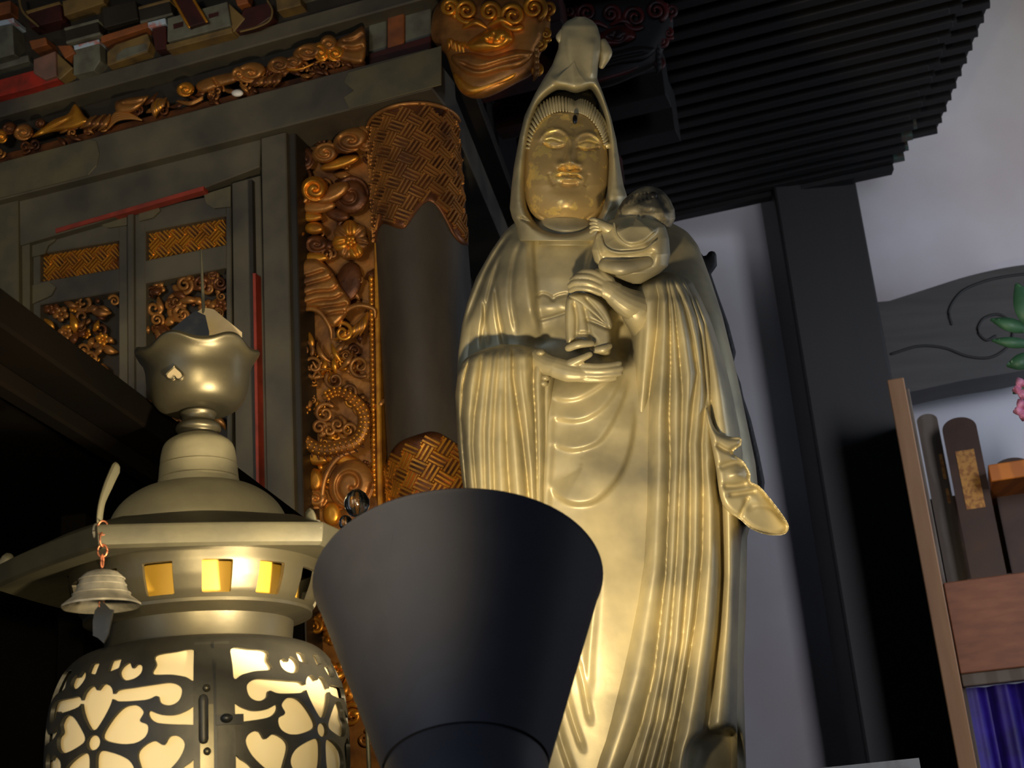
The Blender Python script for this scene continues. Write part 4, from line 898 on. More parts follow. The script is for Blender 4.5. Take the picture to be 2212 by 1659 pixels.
# top clouds
puff(C4(545, 285), 40, 26, 'golddim', 22, 16, -.4); puff(C4(625, 275), 20, 30, 'golddim', 16, 10, -.2); puff(C4(395, 360), 30, 22, 'golddim', 18, 12, -.3, dr=-1); puff(C4(270, 395), 22, 26, 'goldbrown', 10, 2)
puff(C4(480, 420), 44, 12, 'gold', 12, 4, -.3, False); puff(C4(330, 575), 30, 28, 'gold', 30, 22, 0); puff(C4(240, 630), 26, 20, 'golddim', 16, 8); puff(C4(440, 600), 40, 18, 'golddim', 18, 14, -.5, False); puff(C4(350, 680), 40, 16, 'golddim', 14, 6, -.1, False)
puff(C4(545, 610), 40, 42, 'goldbrown', 14, 4, 0, True, -1); puff(C4(300, 740), 30, 12, 'gold', 12, 4, 0, False); puff(C4(470, 730), 26, 14, 'goldbrown', 10, 4, .2, False)
puff(C4(225, 850), 18, 15, 'golddim', 18, 18); puff(C4(330, 810), 22, 14, 'gold', 18, 10, 0, False); puff(C4(340, 905), 28, 20, 'goldbrown', 14, 4); puff(C4(320, 985), 34, 12, 'gold', 12, 2, 0, False)
# peony
for k in range(7):
    a = 2*math.pi*k/7+.2; c = C4(545, 880); hp_('peony_petal', relief([(c[0]+22*math.cos(a)+19*math.cos(t), c[1]+25*math.sin(a)+19*math.sin(t)) for t in np.linspace(0, 6.283, 12, endpoint=False)], 14, 12, 2.2, 13, [groove([c, (c[0]+40*math.cos(a), c[1]+44*math.sin(a))], 3, 6, 0)], False, 8+3*(k % 2)), ('golddim', 'gold')[k % 2], cp, NP)
hp_('peony_heart', bloom(*C4(545, 885), 12, 5, 26), 'gold', cp, NP)
# ribbed wing
w = [C4(*p) for p in ((215, 1060), (260, 1000), (350, 995), (430, 1060), (490, 1160), (545, 1240), (520, 1330), (470, 1390), (430, 1400), (380, 1320), (300, 1280), (220, 1290), (215, 1180))]
fl = [groove([C4(*p) for p in q], 3, 9, .05) for q in ([(225, 1110), (300, 1090), (390, 1060)], [(222, 1170), (310, 1140), (410, 1110), (440, 1080)], [(222, 1230), (330, 1190), (430, 1180), (470, 1150)], [(250, 1270), (350, 1240), (450, 1230), (500, 1200)], [(330, 1290), (410, 1280), (480, 1270), (525, 1260)], [(380, 1340), (440, 1320), (510, 1310)])]
hp_('ribbed_wing', relief(w, 20, 14, 2., 12, fl, True, 10), 'golddim', cp, NP)
puff(C4(535, 1130), 28, 44, 'goldbrown', 10, 0, .2, False)
hp_('arched_crest', tube([(*C4(480, 1400), 14), (*C4(510, 1310), 18), (*C4(590, 1270), 20), (*C4(680, 1290), 16), (*C4(690, 1340), 12)], [3, 5, 6, 5, 3], 24, 10), 'golddim', cp, NP)
hp_('arched_crest', tube([(*C4(230, 1330), 14), (*C4(290, 1290), 20), (*C4(360, 1310), 20), (*C4(420, 1400), 16), (*C4(430, 1470), 10)], [3, 6, 6, 5, 3], 24, 10), 'golddim', cp, NP)
for k in range(9):
    q = C4(600-8*k, 1330+12*k); hp_('mane_strand', leafy(q[0]+18, q[1]-14, 60, 100+5*k, 6, 8, .25), ('gold', 'golddim')[k % 2], cp, NP)
for x, y, a, L in ((230, 1340, 80, 44), (250, 1500, -100, 46), (300, 1560, -70, 50), (350, 1470, 95, 60), (390, 1560, 80, 46), (240, 1590, 60, 40), (430, 1480, 80, 54), (520, 1460, 110, 50), (460, 1560, 110, 44), (560, 1520, 100, 60), (210, 1560, 40, 30)):
    hp_('flame_tongue', leafy(*C4(x, y), L, a, 6.5, 10, random.uniform(-1.2, 1.2)), random.choice(('gold', 'golddim')), cp, NP)
# scaled bead columns along the edge
for k in range(44):
    q = C4(655+.45*k, 1110+30*k)
    if q[1] < 1660: hp_('edge_bead', blob((q[0]+4, q[1], 4), (6, 7, 6), 6, 8), 'gold', cp, NP)
# whisker rings, claws
for x, y, r, dr in ((390, 300, 26, 1), (540, 400, 20, -1), (320, 180, 20, -1), (600, 60, 22, 1), (720, 300, 24, 1), (640, 480, 18, -1)):
    hp_('whisker_curl', curl(*C5(x, y), r, 1.4, dr, 5, 14, random.uniform(0, 6)), random.choice(('gold', 'golddim')), cp, NP)
for k in range(6):
    a = 2*math.pi*k/6; c = C5(415, 325); hp_('claw_ray', tube([(c[0], c[1], 16), (c[0]+18*math.cos(a), c[1]+18*math.sin(a), 22)], [4, 2.5], 6, 8), 'golddim', cp, NP)
hp_('leaf_tip', relief([C5(*p) for p in ((230, 440), (280, 385), (320, 430), (345, 470), (290, 520), (250, 500))], 14, 10, 2, 10, [groove([C5(285, 390), C5(290, 510)], 3, 6)], True, 10), 'gold', cp, NP)
# scaly dragon coil with fins
co = [C5(*p) for p in ((360, 570), (300, 650), (275, 760), (340, 850), (450, 900), (570, 880), (690, 840), (750, 740), (740, 620), (660, 530), (560, 480), (470, 520))]
coil3 = np.column_stack([np.array(co), [16, 18, 20, 22, 22, 20, 18, 18, 18, 16, 14, 12]])
cc = spline(coil3, 70)
hp_('dragon_coil', tube(coil3, [7, 12, 14, 15, 15, 15, 15, 15, 14, 13, 11, 7], 80, 14), 'golddim', cp, NP)
for k in range(2, 69, 2):
    t_ = cc[min(k+1, 69)]-cc[k-1]; t_ /= np.linalg.norm(t_); nn = np.array([t_[1], -t_[0], 0])
    for s_ in (-.6, 0, .6):
        p = cc[k]+nn*13*s_+np.array([0, 0, 13*math.cos(s_*1.2)]); hp_('dragon_scale', blob(p, (4.5, 4.5, 4), 5, 7), 'gold', cp, NP)
    if k < 40: hp_('dragon_fin', tube([cc[k]-nn*12, cc[k]-nn*22+t_*5], [4, 1.2], 4, 6), 'goldbrown', cp, NP)
for x, y, r in ((470, 640, 22), (560, 720, 18), (640, 760, 20), (500, 760, 16), (430, 740, 18)):
    hp_('wave_curl', curl(*C5(x, y), r, 1.5, random.choice((-1, 1)), 5.5, 6, random.uniform(0, 6)), 'golddim', cp, NP)
# lower swirls
puff(C5(660, 1150), 50, 56, 'golddim', 20, 8, .2); puff(C5(350, 1410), 22, 24, 'golddim', 20, 12, 0, True, -1); puff(C5(520, 1360), 20, 26, 'gold', 14, 4, 0, False)
puff(C5(400, 1120), 18, 26, 'gold', 16, 6, 0, False); puff(C5(400, 960), 30, 16, 'gold', 14, 6, .2, False); puff(C5(560, 960), 50, 14, 'gold', 12, 2, .2, False); puff(C5(400, 1250), 28, 24, 'golddim', 14, 4)
hp_('stem_scroll', tube([(*C5(440, 1300), 10), (*C5(470, 1100), 12), (*C5(560, 960), 14), (*C5(700, 900), 10)], [6, 7, 7, 4], 20, 8), 'golddim', cp, NP)
fill(cp, 655, 800, 1180, 1700, 60, NP, ('gold', 'golddim', 'gold'), 11, (12, 26), 0)
fill(cp, 650, 806, 640, 1100, 66, NP-.012, ('golddim', 'gold', 'goldbrown'), 12, (8, 16), 0)
fill(cp, 650, 800, 300, 640, 26, NP-.014, ('goldbrown', 'golddim'), 13, (10, 20), 0)
# ---- frieze of gilded waves, birds and clouds between the beams
fz = prism('frieze_carving', [(-120, LT(-120)-14), (788, LT(788)-10), (788, LT(788)+4), (-120, LT(-120)+4)], .05, .085, 'goldbrown', label='long gilded frieze of clouds, birds and waves')
FN = .09
def fr(name, VF, m): hp_(name, VF, m, fz, FN)
C1 = lambda x, y: (.2803*x, .2803*y)
C2 = lambda x, y: (500+.2803*x, .2803*y)
def fpuff(c, rx, ry, m='golddim', h=14, d0=4., ang=-.25, grv=True, dr=1):
    cx, cy = c; t = np.linspace(0, 2*np.pi, 18, endpoint=False); ca, sa = math.cos(ang), math.sin(ang)
    P = np.column_stack([cx+rx*np.cos(t)*ca-ry*np.sin(t)*sa, cy+rx*np.cos(t)*sa+ry*np.sin(t)*ca]); fl = []
    if grv:
        q = np.linspace(0, 1, 12); a = dr*q*8; rr = .9*(1-.85*q); fl = [groove(np.column_stack([cx+rx*rr*np.cos(a), cy+ry*rr*np.sin(a)]), max(1.8, rx*.09), h*.5, 0)]
    fr('cloud_scroll', relief(P, h, 12, 2., min(rx, ry)*.7, fl, False, d0), m)
for x, y, rx, ry, m in ((180, 1020, 22, 18, 'golddim'), (10, 1050, 14, 16, 'gold'), (310, 950, 12, 10, 'goldbrown'), (70, 990, 16, 14, 'goldbrown'), (1430, 690, 20, 16, 'gold'), (1930, 560, 34, 22, 'golddim'), (1840, 570, 16, 16, 'golddim'), (2150, 500, 26, 18, 'golddim')):
    fpuff(C1(x, y), rx, ry, m)
for x, y, rx, ry, m in ((590, 400, 34, 18, 'golddim'), (480, 480, 24, 14, 'golddim'), (750, 340, 20, 20, 'golddim'), (690, 400, 18, 22, 'gold'), (800, 410, 22, 18, 'gold')):
    fpuff(C2(x, y), rx, ry, m)
fr('bird_body', relief([C1(*p) for p in ((240, 1060), (400, 930), (520, 880), (580, 800), (650, 890), (690, 940), (560, 1000), (400, 1020))], 16, 12, 2.2, 12, [groove([C1(300, 1030), C1(450, 960), C1(560, 900)], 3, 5)]), 'gold')
fr('bird_body', relief([C1(*p) for p in ((890, 790), (960, 760), (1100, 740), (1150, 745), (1060, 850), (970, 880), (900, 870))], 18, 12, 2.2, 12, [groove([C1(930, 800), C1(1050, 790), C1(1120, 760)], 3, 6)]), 'golddim')
for k in range(5): fr('wing_feather', leafy(*C1(860-26*k, 860+4*k), 50, 115+4*k, 7, 6, .35), ('golddim', 'goldbrown')[k % 2])
for k in range(4): fr('wave_line', tube([(*C1(830+k*8, 990-k*22), 6), (*C1(900, 925-k*18), 10), (*C1(1000, 910-k*10), 8), (*C1(1090, 925), 4)], [3, 4, 3.5, 2], 16, 8), 'golddim')
for k in range(5): fr('wing_feather', leafy(*C1(1190+26*k, 760-5*k), 40, 100+8*k, 7, 6, -.4), ('golddim', 'gold')[k % 2])
fr('cloud_bar', relief([C1(*p) for p in ((1510, 650), (1620, 595), (1800, 560), (1820, 630), (1700, 670), (1560, 720))], 14, 12, 2.2, 12, [groove([C1(1640, 600), C1(1680, 660)], 3, 8)]), 'golddim')
for k in range(3): fr('wave_line', tube([(*C1(1370+k*20, 780+k*8), 8), (*C1(1470, 790+k*6), 10), (*C1(1560, 745+k*10), 6)], [2.5, 3.5, 2], 14, 8), 'golddim')
fr('frieze_pearl', blob((*C1(1830, 718), 12), (13, 8, 9)), 'white')
for k in range(6): fr('wing_feather', leafy(*C2(395-28*k, 540+8*k), 40, 112+5*k, 7, 5, .25), ('golddim', 'goldbrown')[k % 2])
fr('cloud_bar', relief([C2(*p) for p in ((420, 520), (560, 510), (700, 440), (760, 400), (760, 450), (640, 500), (520, 550), (440, 550))], 12, 12, 2.2, 8), 'gold')
fr('banner_tail', relief([C2(*p) for p in ((810, 320), (930, 250), (1024, 215), (1024, 470), (900, 480), (800, 440))], 12, 12, 2.5, 10, [groove([C2(860, 370), C2(940, 380), C2(1020, 360)], 4, 8), groove([C2(850, 320), C2(940, 310), C2(1020, 260)], 4, 6)]), 'golddim')
for k in range(70):
    x = -60+850*random.random(); yy = LT(x)-14-24*random.random()
    if random.random() < .5: fr('carved_curl', curl(x, yy, random.uniform(9, 15), 1.3, random.choice((-1, 1)), 4, -2, random.uniform(0, 6)), random.choice(('golddim', 'goldbrown')))
    else: fr('carved_leaf', leafy(x, yy, random.uniform(24, 46), random.uniform(-40, 30), 5.5, -2, random.uniform(-1, 1)), random.choice(('golddim', 'goldbrown')))
# ---- painted bracket sets above the upper beam
def br_(name, poly, n0, n1, m): return prism(name, poly, .085, .1+(n1-.1)*.28, m, None, .002)
br_('bracket_arm', [(-60, 188), (70, 152), (122, 156), (124, 172), (60, 192), (-60, 222)], .1, .2, 'red')
br_('bearing_block', [(72, 128), (119, 110), (121, 163), (96, 172), (72, 158)], .12, .24, 'pinkp'); br_('bearing_block', [(121, 112), (157, 146), (128, 172), (121, 166)], .12, .2, 'ochre')
br_('bracket_arm', [(158, 104), (214, 88), (216, 130), (202, 152), (158, 162)], .1, .2, 'greyp'); br_('painted_edge', [(158, 98), (213, 84), (214, 93), (160, 108)], .1, .206, 'blue')
br_('bearing_block', [(139, 65), (211, 45), (215, 70), (142, 90)], .1, .24, 'lacqd'); br_('painted_edge', [(137, 60), (212, 40), (213, 46), (139, 66)], .1, .246, 'greyp'); br_('painted_edge', [(142, 88), (216, 68), (216, 74), (142, 94)], .1, .246, 'greyp')
br_('bearing_block', [(62, 88), (98, 80), (102, 96), (68, 106)], .12, .25, 'orange'); br_('bearing_block', [(123, 98), (152, 97), (162, 113), (140, 126)], .12, .23, 'orange')
br_('bearing_block', [(-40, 60), (26, 52), (30, 116), (-40, 136)], .12, .26, 'greyp'); br_('painted_edge', [(-40, 52), (29, 38), (30, 48), (-40, 64)], .12, .266, 'blue')
br_('bracket_arm', [(231, 112), (250, 96), (318, 72), (324, 90), (318, 112), (231, 142)], .1, .18, 'ochre'); br_('bracket_arm', [(250, 118), (268, 104), (316, 92), (318, 108), (250, 132)], .1, .186, 'greyp')
br_('bracket_arm', [(216, 78), (320, 46), (322, 58), (218, 92)], .1, .2, 'orange'); br_('painted_edge', [(318, 48), (356, 38), (358, 50), (320, 60)], .1, .22, 'blue')
br_('bearing_block', [(328, 62), (358, 54), (360, 104), (334, 108)], .1, .2, 'maroon')
bk = br_('bearing_block', [(361, 39), (490, 3), (498, 54), (361, 90)], .1, .24, 'greyp'); br_('bearing_block', [(490, 3), (529, 39), (503, 70), (497, 54)], .1, .2, 'ochre'); br_('bracket_arm', [(358, 96), (500, 58), (502, 70), (360, 108)], .1, .22, 'ochre')
for q in ([(374, 52), (396, 46), (396, 57), (375, 63)], [(450, 31), (472, 25), (472, 34), (451, 40)]): prism('block_slot', q, .13, .1398, 'maroon', bk, 0)
st = br_('diagonal_strut', [(371, -8), (414, -8), (446, 46), (408, 58)], .2, .29, 'maroon')
for a, b in (((371, -8), (408, 58)), ((414, -8), (446, 46))): hp_('strut_gilt_edge', tube([(*a, 0), (*b, 0)], 3.4, 4, 8), 'gold', st, .154)
br_('bracket_arm', [(526, 19), (581, 4), (588, 34), (556, 56), (508, 68)], .1, .19, 'maroon'); hp_('gilt_edge', tube([(578, 2, 0), (588, 22, 0), (582, 44, 0), (556, 58, 0), (520, 68, 0)], 2.6, 16, 8), 'ochre', None, .126)
br_('bearing_block', [(592, -30), (640, -44), (650, 10), (598, 24)], .1, .2, 'ochre'); br_('bearing_block', [(505, -12), (530, -18), (536, 6), (512, 12)], .1, .24, 'orange')
hp_('gilt_edge', tube([(40, -6, 0), (50, 26, 0), (82, 56, 0)], 3, 10, 8), 'ochre', None, .146)
br_('bearing_block', [(60, 28), (130, 8), (134, 42), (64, 60)], .1, .22, 'maroon'); br_('painted_edge', [(52, 24), (128, 2), (130, 8), (58, 30)], .1, .226, 'ochre'); br_('bearing_block', [(-20, 10), (22, 0), (22, 26), (-20, 38)], .12, .2, 'orange')
br_('bearing_block', [(220, 18), (292, 0), (298, 40), (224, 60)], .1, .2, 'lacqd'); br_('bearing_block', [(298, 20), (366, 2), (372, 30), (302, 46)], .1, .21, 'lacqd'); br_('painted_edge', [(298, 14), (366, -4), (367, 2), (298, 20)], .1, .214, 'ochre'); br_('painted_edge', [(302, 44), (372, 26), (372, 31), (302, 50)], .1, .214, 'greyp')
br_('bracket_arm', [(-60, 150), (60, 118), (62, 132), (-60, 166)], .08, .16, 'greyp'); br_('bracket_arm', [(134, 2), (220, -20), (224, 6), (138, 34)], .08, .2, 'ochre')
for k in range(7): br_('bearing_block', [(640+52*k, -52-13*k), (680+52*k, -63-13*k), (684+52*k, -20-13*k), (644+52*k, -8-13*k)], .1, .2, ('greyp', 'ochre', 'maroon')[k % 3])
# ---- gilded lion head at the corner, dark red one further along the side
def beast(name, label, mats, X, n0, K=1.):
    root = hp_(name, relief([X(*p) for p in ((1545, 300), (1550, 120), (1600, 20), (1720, -60), (2050, -80), (2330, -40), (2440, 60), (2450, 260), (2380, 420), (2330, 560), (2200, 640), (2000, 740), (1870, 760), (1760, 700), (1700, 560), (1650, 420))], 34*K, 60*K, 3., 40*K, [], True, 0), mats[1], None, n0, label)
    for (cx, cy, r, dr) in ((1810, 80, 26, 1), (1990, 90, 22, -1), (2170, 120, 30, 1), (2330, 60, 26, -1), (1680, 60, 20, -1)):
        hp_('mane_curl', curl(*X(cx, cy), r*K, 1.7, dr, 7*K, 36*K, 1.), mats[0], root, n0)
    hp_('muzzle', relief([X(*p) for p in ((1800, 350), (1900, 260), (2060, 190), (2160, 230), (2180, 320), (2060, 390), (1880, 410))], 36*K, 20, 2.5, 22*K, [groove([X(1950, 300), X(2050, 330), X(2100, 280)], 4*K, 8*K), groove([X(1990, 330), X(2030, 250)], 3, 8*K)], True, 22*K), mats[0], root, n0)
    hp_('lower_jaw', relief([X(*p) for p in ((1690, 440), (1820, 390), (2000, 420), (2180, 370), (2330, 400), (2240, 520), (2060, 560), (1900, 600), (1780, 560))], 26*K, 20, 2.5, 18*K, [groove([X(1740, 470), X(1900, 530), X(2080, 480), (X(2280, 430))], 4*K, 10*K)], True, 20*K), mats[1], root, n0)
    hp_('chin_curl', relief([X(*p) for p in ((1710, 560), (1860, 610), (2060, 570), (2220, 520), (2200, 600), (2040, 680), (1860, 740), (1760, 700))], 20*K, 20, 2.5, 16*K, [], True, 12*K), mats[0], root, n0)
    for k in range(7): hp_('whisker', leafy(*X(1660+24*k, 250+10*k), 40*K, 70-8*k, 5*K, 26*K, .6), mats[0], root, n0)
    for x, y in ((1880, 190), (2080, 170)): hp_('brow', tube([(*X(x-90, y+20), 34*K), (*X(x, y-20), 42*K), (*X(x+80, y+20), 34*K)], [4*K, 7*K, 4*K], 12, 10), mats[0], root, n0)
    for k in range(9): hp_('mane_lock', leafy(*X(2240+14*k, 110+44*k), 46*K, 20+8*k, 7*K, 16*K, .5), mats[1], root, n0)
    for k, (x, y, r) in enumerate(((2380, 150, 17), (2420, 260, 15), (2370, 330, 16), (2300, 440, 13), (2440, 60, 18), (2350, 540, 12))):
        hp_('mane_curl', curl(*X(x, y), r*K, 1.6, (-1, 1)[k % 2], 5.5*K, 14*K, k), mats[0], root, n0)
    for x, y in ((1720, 330), (1750, 345), (1780, 360), (1690, 310)): hp_('tooth', tube([(*X(x, y), 34*K), (*X(x+12, y+60), 30*K)], [5*K, 2.5*K], 6, 8), mats[0], root, n0)
    return root
beast('lion_head', 'gilded lion head bracket end at the beam corner', ('gold', 'golddim'), C2, .06)
CD = lambda x, y: (1190+(x-1545)*.29, 8+y*.24)
beast('dragon_head', 'dark red carved beast head further along the side', ('darkred', 'rafter'), CD, -.45, .9)
# ---- eaves over the shrine's side: rafters, soffit, fascia
def SZ(x, y, z):
    d = rays(x, y); t = (z-CAM[2])/d[..., 2]; P = CAM+d*t[..., None]-SH0; return np.array([P @ EU, P @ ED, P[2]])
ZE = CAM[2]+2.55
tip0, tip1, bk0 = SZ(2080, 0, ZE), SZ(1948, 345, ZE), SZ(1520, 440, ZE)
y_end = tip1[1]; UEF = lambda y: tip0[0]+(tip1[0]-tip0[0])*(y-tip0[1])/(tip1[1]-tip0[1])
nr = 24; y_start = tip0[1]-.9
for k in range(nr):
    y = y_start+(y_end-y_start)*k/(nr-1)
    ue = UEF(y)
    r_ = lbox('rafter', (-.1, y-.022, ZE-ZB), (ue-.03*(k % 2), y+.022, ZE-ZB+.06), 'rafter', bev=.003)
    m_ = lbox('rafter_tip', (ue-.03*(k % 2), y-.0215, ZE-ZB+.002), (ue+.012, y+.0215, ZE-ZB+.058), 'verdi' if k > nr-5 else 'rafter', r_, 0)
    lbox('upper_rafter', (ue-.12, y-.02, ZE-ZB+.09), (ue+.16, y+.02, ZE-ZB+.14), 'rafter', bev=.002)
def eave(name, a0, a1, o0, o1, y0, y1, z0, z1):      # board whose outer edge follows the rafter tips
    T = np.array([[a0, y0, z1], [UEF(y0)+o1, y0, z1], [UEF(y1)+o1, y1, z1], [a1, y1, z1]]) if o0 is None else np.array([[UEF(y0)+o0, y0, z1], [UEF(y0)+o1, y0, z1], [UEF(y1)+o1, y1, z1], [UEF(y1)+o0, y1, z1]])
    B = T.copy(); B[:, 2] = z0; mesh(name, *solid(T, B, [[0, 1, 2, 3]]), 'rafter', shrine, False)
ze = ZE-ZB
eave('soffit_board', -.4, -.4, None, .02, y_start, y_end+.05, ze+.06, ze+.09); eave('eave_fascia', 0, 0, -.10, -.02, y_start, y_end+.03, ze+.05, ze+.061)
eave('roof_board', -.4, -.4, None, .18, y_start, y_end+.08, ze+.14, ze+.22); eave('rear_eave_board', -.4, -.4, None, -.03, y_end+.03, y_end+.08, ze-.02, ze+.06)
# carved struts between side wall and eave, in the dark
for k in range(5):
    y = .3+.25*k; lbox('side_bracket', (-.1, y-.04, zu1+.02), (.28-.02*k, y+.04, zu1+.12), 'maroon'); lbox('side_bracket', (-.1, y-.05, zu1+.14), (.5-.02*k, y+.05, ZE-ZB), 'rafter')
# ------------------------------------------------------------------ dark altar table reaching in from the side
def onZ(x, y, z):
    d = rays(np.array(float(x)), np.array(float(y))); t = (z-CAM[2])/d[2]; return CAM+d*t
ZT = 1.955
qa, qb = onZ(0, 700, ZT), onZ(372, 962, ZT)
dv = (qb-qa)/np.linalg.norm(qb-qa); near = qa-dv*.25; far = qa+dv*((2.86-qa[1])/dv[1]); sd = np.array([-dv[1], dv[0], 0])
table = thing('altar_table', 'black lacquered altar table with a deep top board above the lantern', 'table', (float(far[0]), float(far[1]), ALT))
TO = np.array([far[0], far[1], ALT])
def tb(name, pts, z0, z1, m='lacqd'):
    P = np.array(pts); T = np.column_stack([P[:, :2], np.full(len(P), z1)])-TO; B = np.column_stack([P[:, :2], np.full(len(P), z0)])-TO
    return bevel(mesh(name, *solid(T, B, [list(range(len(P)))]), m, table, False), .004, 1)
tb('table_top', [near, far, far+sd*1.5, near+sd*1.5], ZT, ZT+.05, 'blacklacq')
i0, i1 = near+dv*.1+sd*.06, far-dv*.03+sd*.06
tb('apron', [i0, i1, i1+sd*.03, i0+sd*.03], ZT-.03, ZT, 'blacklacq')
tb('shade_panel', [far-dv*.04+sd*.02, far-dv*.02+sd*.02, far-dv*.02+sd*1.4, far-dv*.04+sd*1.4], ALT, ZT, 'blacklacq')  # added black sheet standing in for the shade below the table top
for c in (far-dv*.1+sd*.07, far-dv*.1+sd*1.35, far-dv*.48+sd*1.35, far-dv*.48+sd*.3):
    tb('leg', [c, c+dv*.05, c+dv*.05+sd*.05, c+sd*.05], ALT, ZT, 'blacklacq')
# ------------------------------------------------------------------ memorial cabinet by the pillar
PC = W(2010, 1240, 4.62); CB0 = np.array([PC[0], PC[1], 0])
def Qp(x, y, n=0.):
    d = rays(x, y); t = ((PC-CAM) @ ED-n)/(d @ ED); return CAM+d*np.asarray(t)[..., None]-CB0
cab = thing('memorial_cabinet', 'tan wooden memorial cabinet with shelf and drawer beside the dark pillar', 'cabinet', tuple(CB0))
def cq(name, poly, n, depth, m, parent=None, label=None):
    P = np.array(poly, float); T = Qp(P[:, 0], P[:, 1], n); B = T+ED*depth
    o = bevel(mesh(name, *solid(T, B, [list(range(len(P)))]), m, parent or cab, False), .003, 1)
    if label: o['label'] = label
    return o
zf = lambda x: 0
def toFloor(x, n):      # pixel y where this x meets the floor
    lo_, hi_ = 1200., 9000.
    for _ in range(50):
        m_ = (lo_+hi_)/2
        if Qp(np.array(float(x)), np.array(m_), n)[2] > 0: lo_ = m_
        else: hi_ = m_
    return lo_
xl0, xr0 = Qp(np.array(1929.), np.array(822.)), Qp(np.array(1964.), np.array(820.)); xb0, xb1 = Qp(np.array(2056.), np.array(1659.)), Qp(np.array(2098.), np.array(1659.))
eu = lambda p: float(p @ EU)
def cbox(name, u0, u1, n0, n1, z0, z1, m, parent=None):
    P = [EU*u0-ED*n1, EU*u1-ED*n1, EU*u1-ED*n0, EU*u0-ED*n0]
    T = np.array([[p[0], p[1], z1] for p in P]); B = np.array([[p[0], p[1], z0] for p in P])
    return bevel(mesh(name, *solid(T, B, [[0, 1, 2, 3]]), m, parent or cab, False), .003, 1)
ua, ub = (eu(xl0)+eu(xb0))/2, (eu(xr0)+eu(xb1))/2
ztop = float(xl0[2]); zq = lambda x, y, n=0.: float(Qp(np.array(float(x)), np.array(float(y)), n)[2])
zsh_t, zsh_b = zq(2170, 990), zq(2170, 1028); zdr_t, zdr_b = zq(2130, 1248), zq(2130, 1450); zr_b = zq(2130, 1478)
cbox('corner_post', ua, ub, -.06, .02, 0, ztop, 'tan'); cbox('side_panel', ub-.012, ub+.012, -.62, -.06, 0, ztop-.02, 'greyw')
u2 = ub+.55
cbox('side_panel', u2, u2+.03, -.62, 0, 0, ztop-.02, 'greyw')
cbox('back_board', ub, u2, -.50, -.48, zdr_t, zsh_t, 'brownw'); cbox('shelf_board', ub+.225, u2, -.48, -.06, zsh_b, zsh_t, 'orangew')
cbox('deck_board', ub, u2, -.6, 0, zdr_t-.02, zdr_t, 'brownw')
cbox('drawer_front', ub+.004, u2, -.05, .012, zdr_b, zdr_t, 'shelfw'); cbox('rail', ub+.004, u2, -.06, .0, zr_b, zdr_b, 'greyw'); cbox('base_board', ub, u2, -.6, 0, 0, .1, 'brownw')
# memorial tablets on the deck
def tablet(u, n, w, hgt, name_lab, m, labels):
    base = CB0+EU*u-ED*n+np.array([0, 0, zdr_t])
    t = thing('memorial_tablet', name_lab, 'tablet', tuple(base), -YAW, 'memorial tablets in the cabinet')
    a = np.linspace(0, np.pi, 14); prof_ = [(-w/2, 0), (w/2, 0)]+[(w/2*math.cos(q), hgt-w*.35+w*.35*math.sin(q)) for q in a]
    P = np.array([(x, -.012, z+.03) for x, z in prof_]); B = P+np.array([0, .024, 0]); mesh('tablet_board', *solid(P, B, [list(range(len(P)))]), m, t, False)
    mesh('tablet_foot', *box((-w*.62, -.03, 0), (w*.62, .03, .03)), m, t, False)
    for x0, x1, z0, z1 in labels: mesh('gold_label', *box((x0, -.0155, z0), (x1, -.0118, z1)), 'goldlab', t, False)
hh = zq(2080, 880)-zdr_t
tablet(ub+.16, -.2, .12, hh*.98, 'brown rounded memorial tablet bearing a broad gold label', 'tablet', [(-.03, .035, hh*.46, hh*.82)])
tablet(ub+.055, -.3, .075, hh*1.08, 'narrow grey-brown memorial tablet with small gold strips', 'greyw', [(.018, .03, hh*.7, hh*.86), (.018, .028, hh*.55, hh*.64)])
tablet(ub+.32, -.35, .15, hh*.74, 'low rounded brown memorial tablet without a label', 'tablet', [])
# purple curtain under the rail
us = np.linspace(ub+.012, u2-.01, 80); zz = np.linspace(.12, zr_b, 14); V = []
for z in zz:
    for u in us: 
        n = -.09+.02*math.sin((u-ub)*62)+.008*math.sin((u-ub)*131+1); V.append(CB0+EU*u-ED*n+np.array([0, 0, z]))
V = np.array(V); F = [(i*80+j, i*80+j+1, (i+1)*80+j+1, (i+1)*80+j) for i in range(13) for j in range(79)]
o = mesh('curtain', *solid(V, V+ED*.004, F), 'purple', None, True, None, 50); tag(o, 'deep purple satin curtain hanging under the cabinet drawer', 'curtain')
# ------------------------------------------------------------------ white card on the altar
YC = 2.42
pc = [W(1640, 1662, YC), W(1985, 1637, YC)]; zc_ = float(pc[1][2])
V, F = box((pc[0][0], YC, ALT), (pc[1][0], YC+.006, zc_)); V[4:, 2] += np.where(V[4:, 0] < pc[0][0]+.01, -.004, 0)
o = mesh('white_card', V, F, 'white', None, False); tag(o, 'plain white card standing on the altar beside the statue', 'card')
# ------------------------------------------------------------------ glass ornament behind the spotlight
gp = W(771, 1088, 2.45); G0 = np.array([gp[0], gp[1], ALT]); kg = mpp(gp)
g = thing('glass_ornament', 'small clear glass ornament on a thin stem before the gilded carving', 'ornament', tuple(G0))
hz_ = gp[2]-ALT
mesh('glass_bud', *lathe([(.001, hz_-30*kg), (16*kg, hz_-26*kg), (27*kg, hz_-8*kg), (28*kg, hz_+6*kg), (20*kg, hz_+22*kg), (8*kg, hz_+31*kg), (.001, hz_+33*kg)], 32), 'glass', g)
V, F = blob((-26*kg, 0, hz_-40*kg), (15*kg, 15*kg, 17*kg)); mesh('glass_drop', V, F, 'glass', g)
mesh('stem', *tube([(0, 0, .01), (0, 0, hz_-30*kg)], .004, 4, 10), 'lantern2', g); mesh('base', *lathe([(.001, .012), (.04, .01), (.045, 0), (.001, 0)], 24), 'lantern2', g)
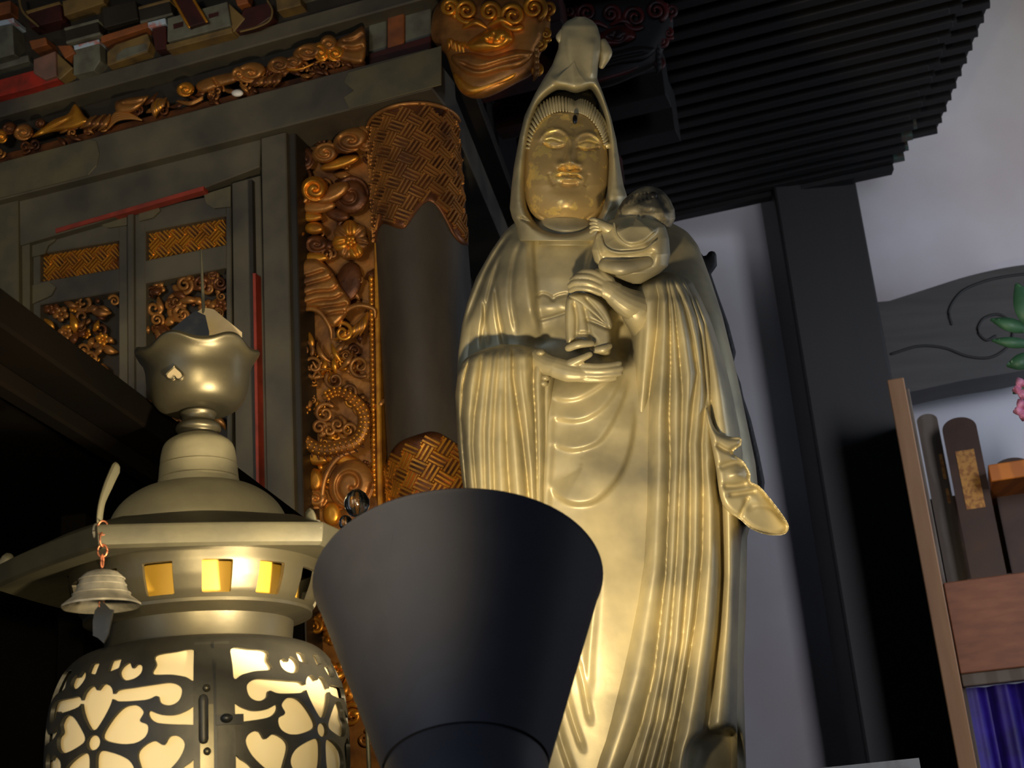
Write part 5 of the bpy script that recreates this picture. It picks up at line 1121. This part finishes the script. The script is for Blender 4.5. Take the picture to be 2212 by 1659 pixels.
# ------------------------------------------------------------------ flowering branch reaching in at the side
YF = 3.3; kf = mpp(W(2200, 700, YF)); vz = W(2330, 1500, YF); FL0 = np.array([vz[0], YF, ALT*0])
fl_ = thing('flower_arrangement', 'green leaves and pink blossom of an altar flower arrangement', 'flowers', tuple(FL0))
def WF(x, y, d=0.): return W(x, y, YF-d)-FL0
mesh('vase', *lathe([(.001, 0), (.09, 0), (.12, .25), (.07, .62), (.09, .8), (.085, .8), (.06, .6)], 40), 'lantern', fl_)
tp = WF(2260, 760); mesh('stem', *tube([(0, 0, .7), (.01, 0, 1.1), tp], [.008, .007, .004], 16, 8), 'stemm', fl_)
for pts in ([(2262, 760), (2222, 812), (2204, 850)], [(2262, 740), (2232, 700), (2206, 690)], [(2262, 780), (2228, 830), (2206, 880)]):
    mesh('twig', *tube([WF(*p) for p in pts], [.004, .003, .002], 10, 6), 'stemm', fl_)
def blade(p0, p1, w, d):
    a, b = np.array(p0, float), np.array(p1, float); e = b-a; n = np.array([-e[1], e[0]])/np.hypot(*e)
    t = np.linspace(0, 1, 9); ww = w*np.sin(np.pi*np.clip(t, .04, .97))**.8; V = []
    for k, q in enumerate(t):
        c = a+e*q; 
        for s, dd in ((-1, 0), (0, .012), (1, 0)): V.append(WF(*(c+n*ww[k]*s), d+dd+.02*math.sin(q*3)))
    F = [(3*i+j, 3*i+j+1, 3*i+j+4, 3*i+j+3) for i in range(8) for j in range(2)]; V = np.array(V)
    return solid(V, V+np.array([0, .0016, 0]), F)
for p0, p1, w in (((2240, 720), (2196, 612), 26), ((2232, 715), (2140, 690), 15), ((2236, 745), (2142, 735), 12), ((2244, 770), (2175, 790), 18), ((2262, 700), (2226, 560), 30), ((2226, 830), (2188, 850), 9)):
    mesh('leaf', *blade(p0, p1, w, random.uniform(0, .05)), 'leaf', fl_)
for c in ((2210, 838), (2212, 884)):
    for k in range(5):
        a = 2*math.pi*k/5+.4; mesh('petal', *blade(c, (c[0]+24*math.cos(a), c[1]+26*math.sin(a)), 10, .02), 'petal', fl_)
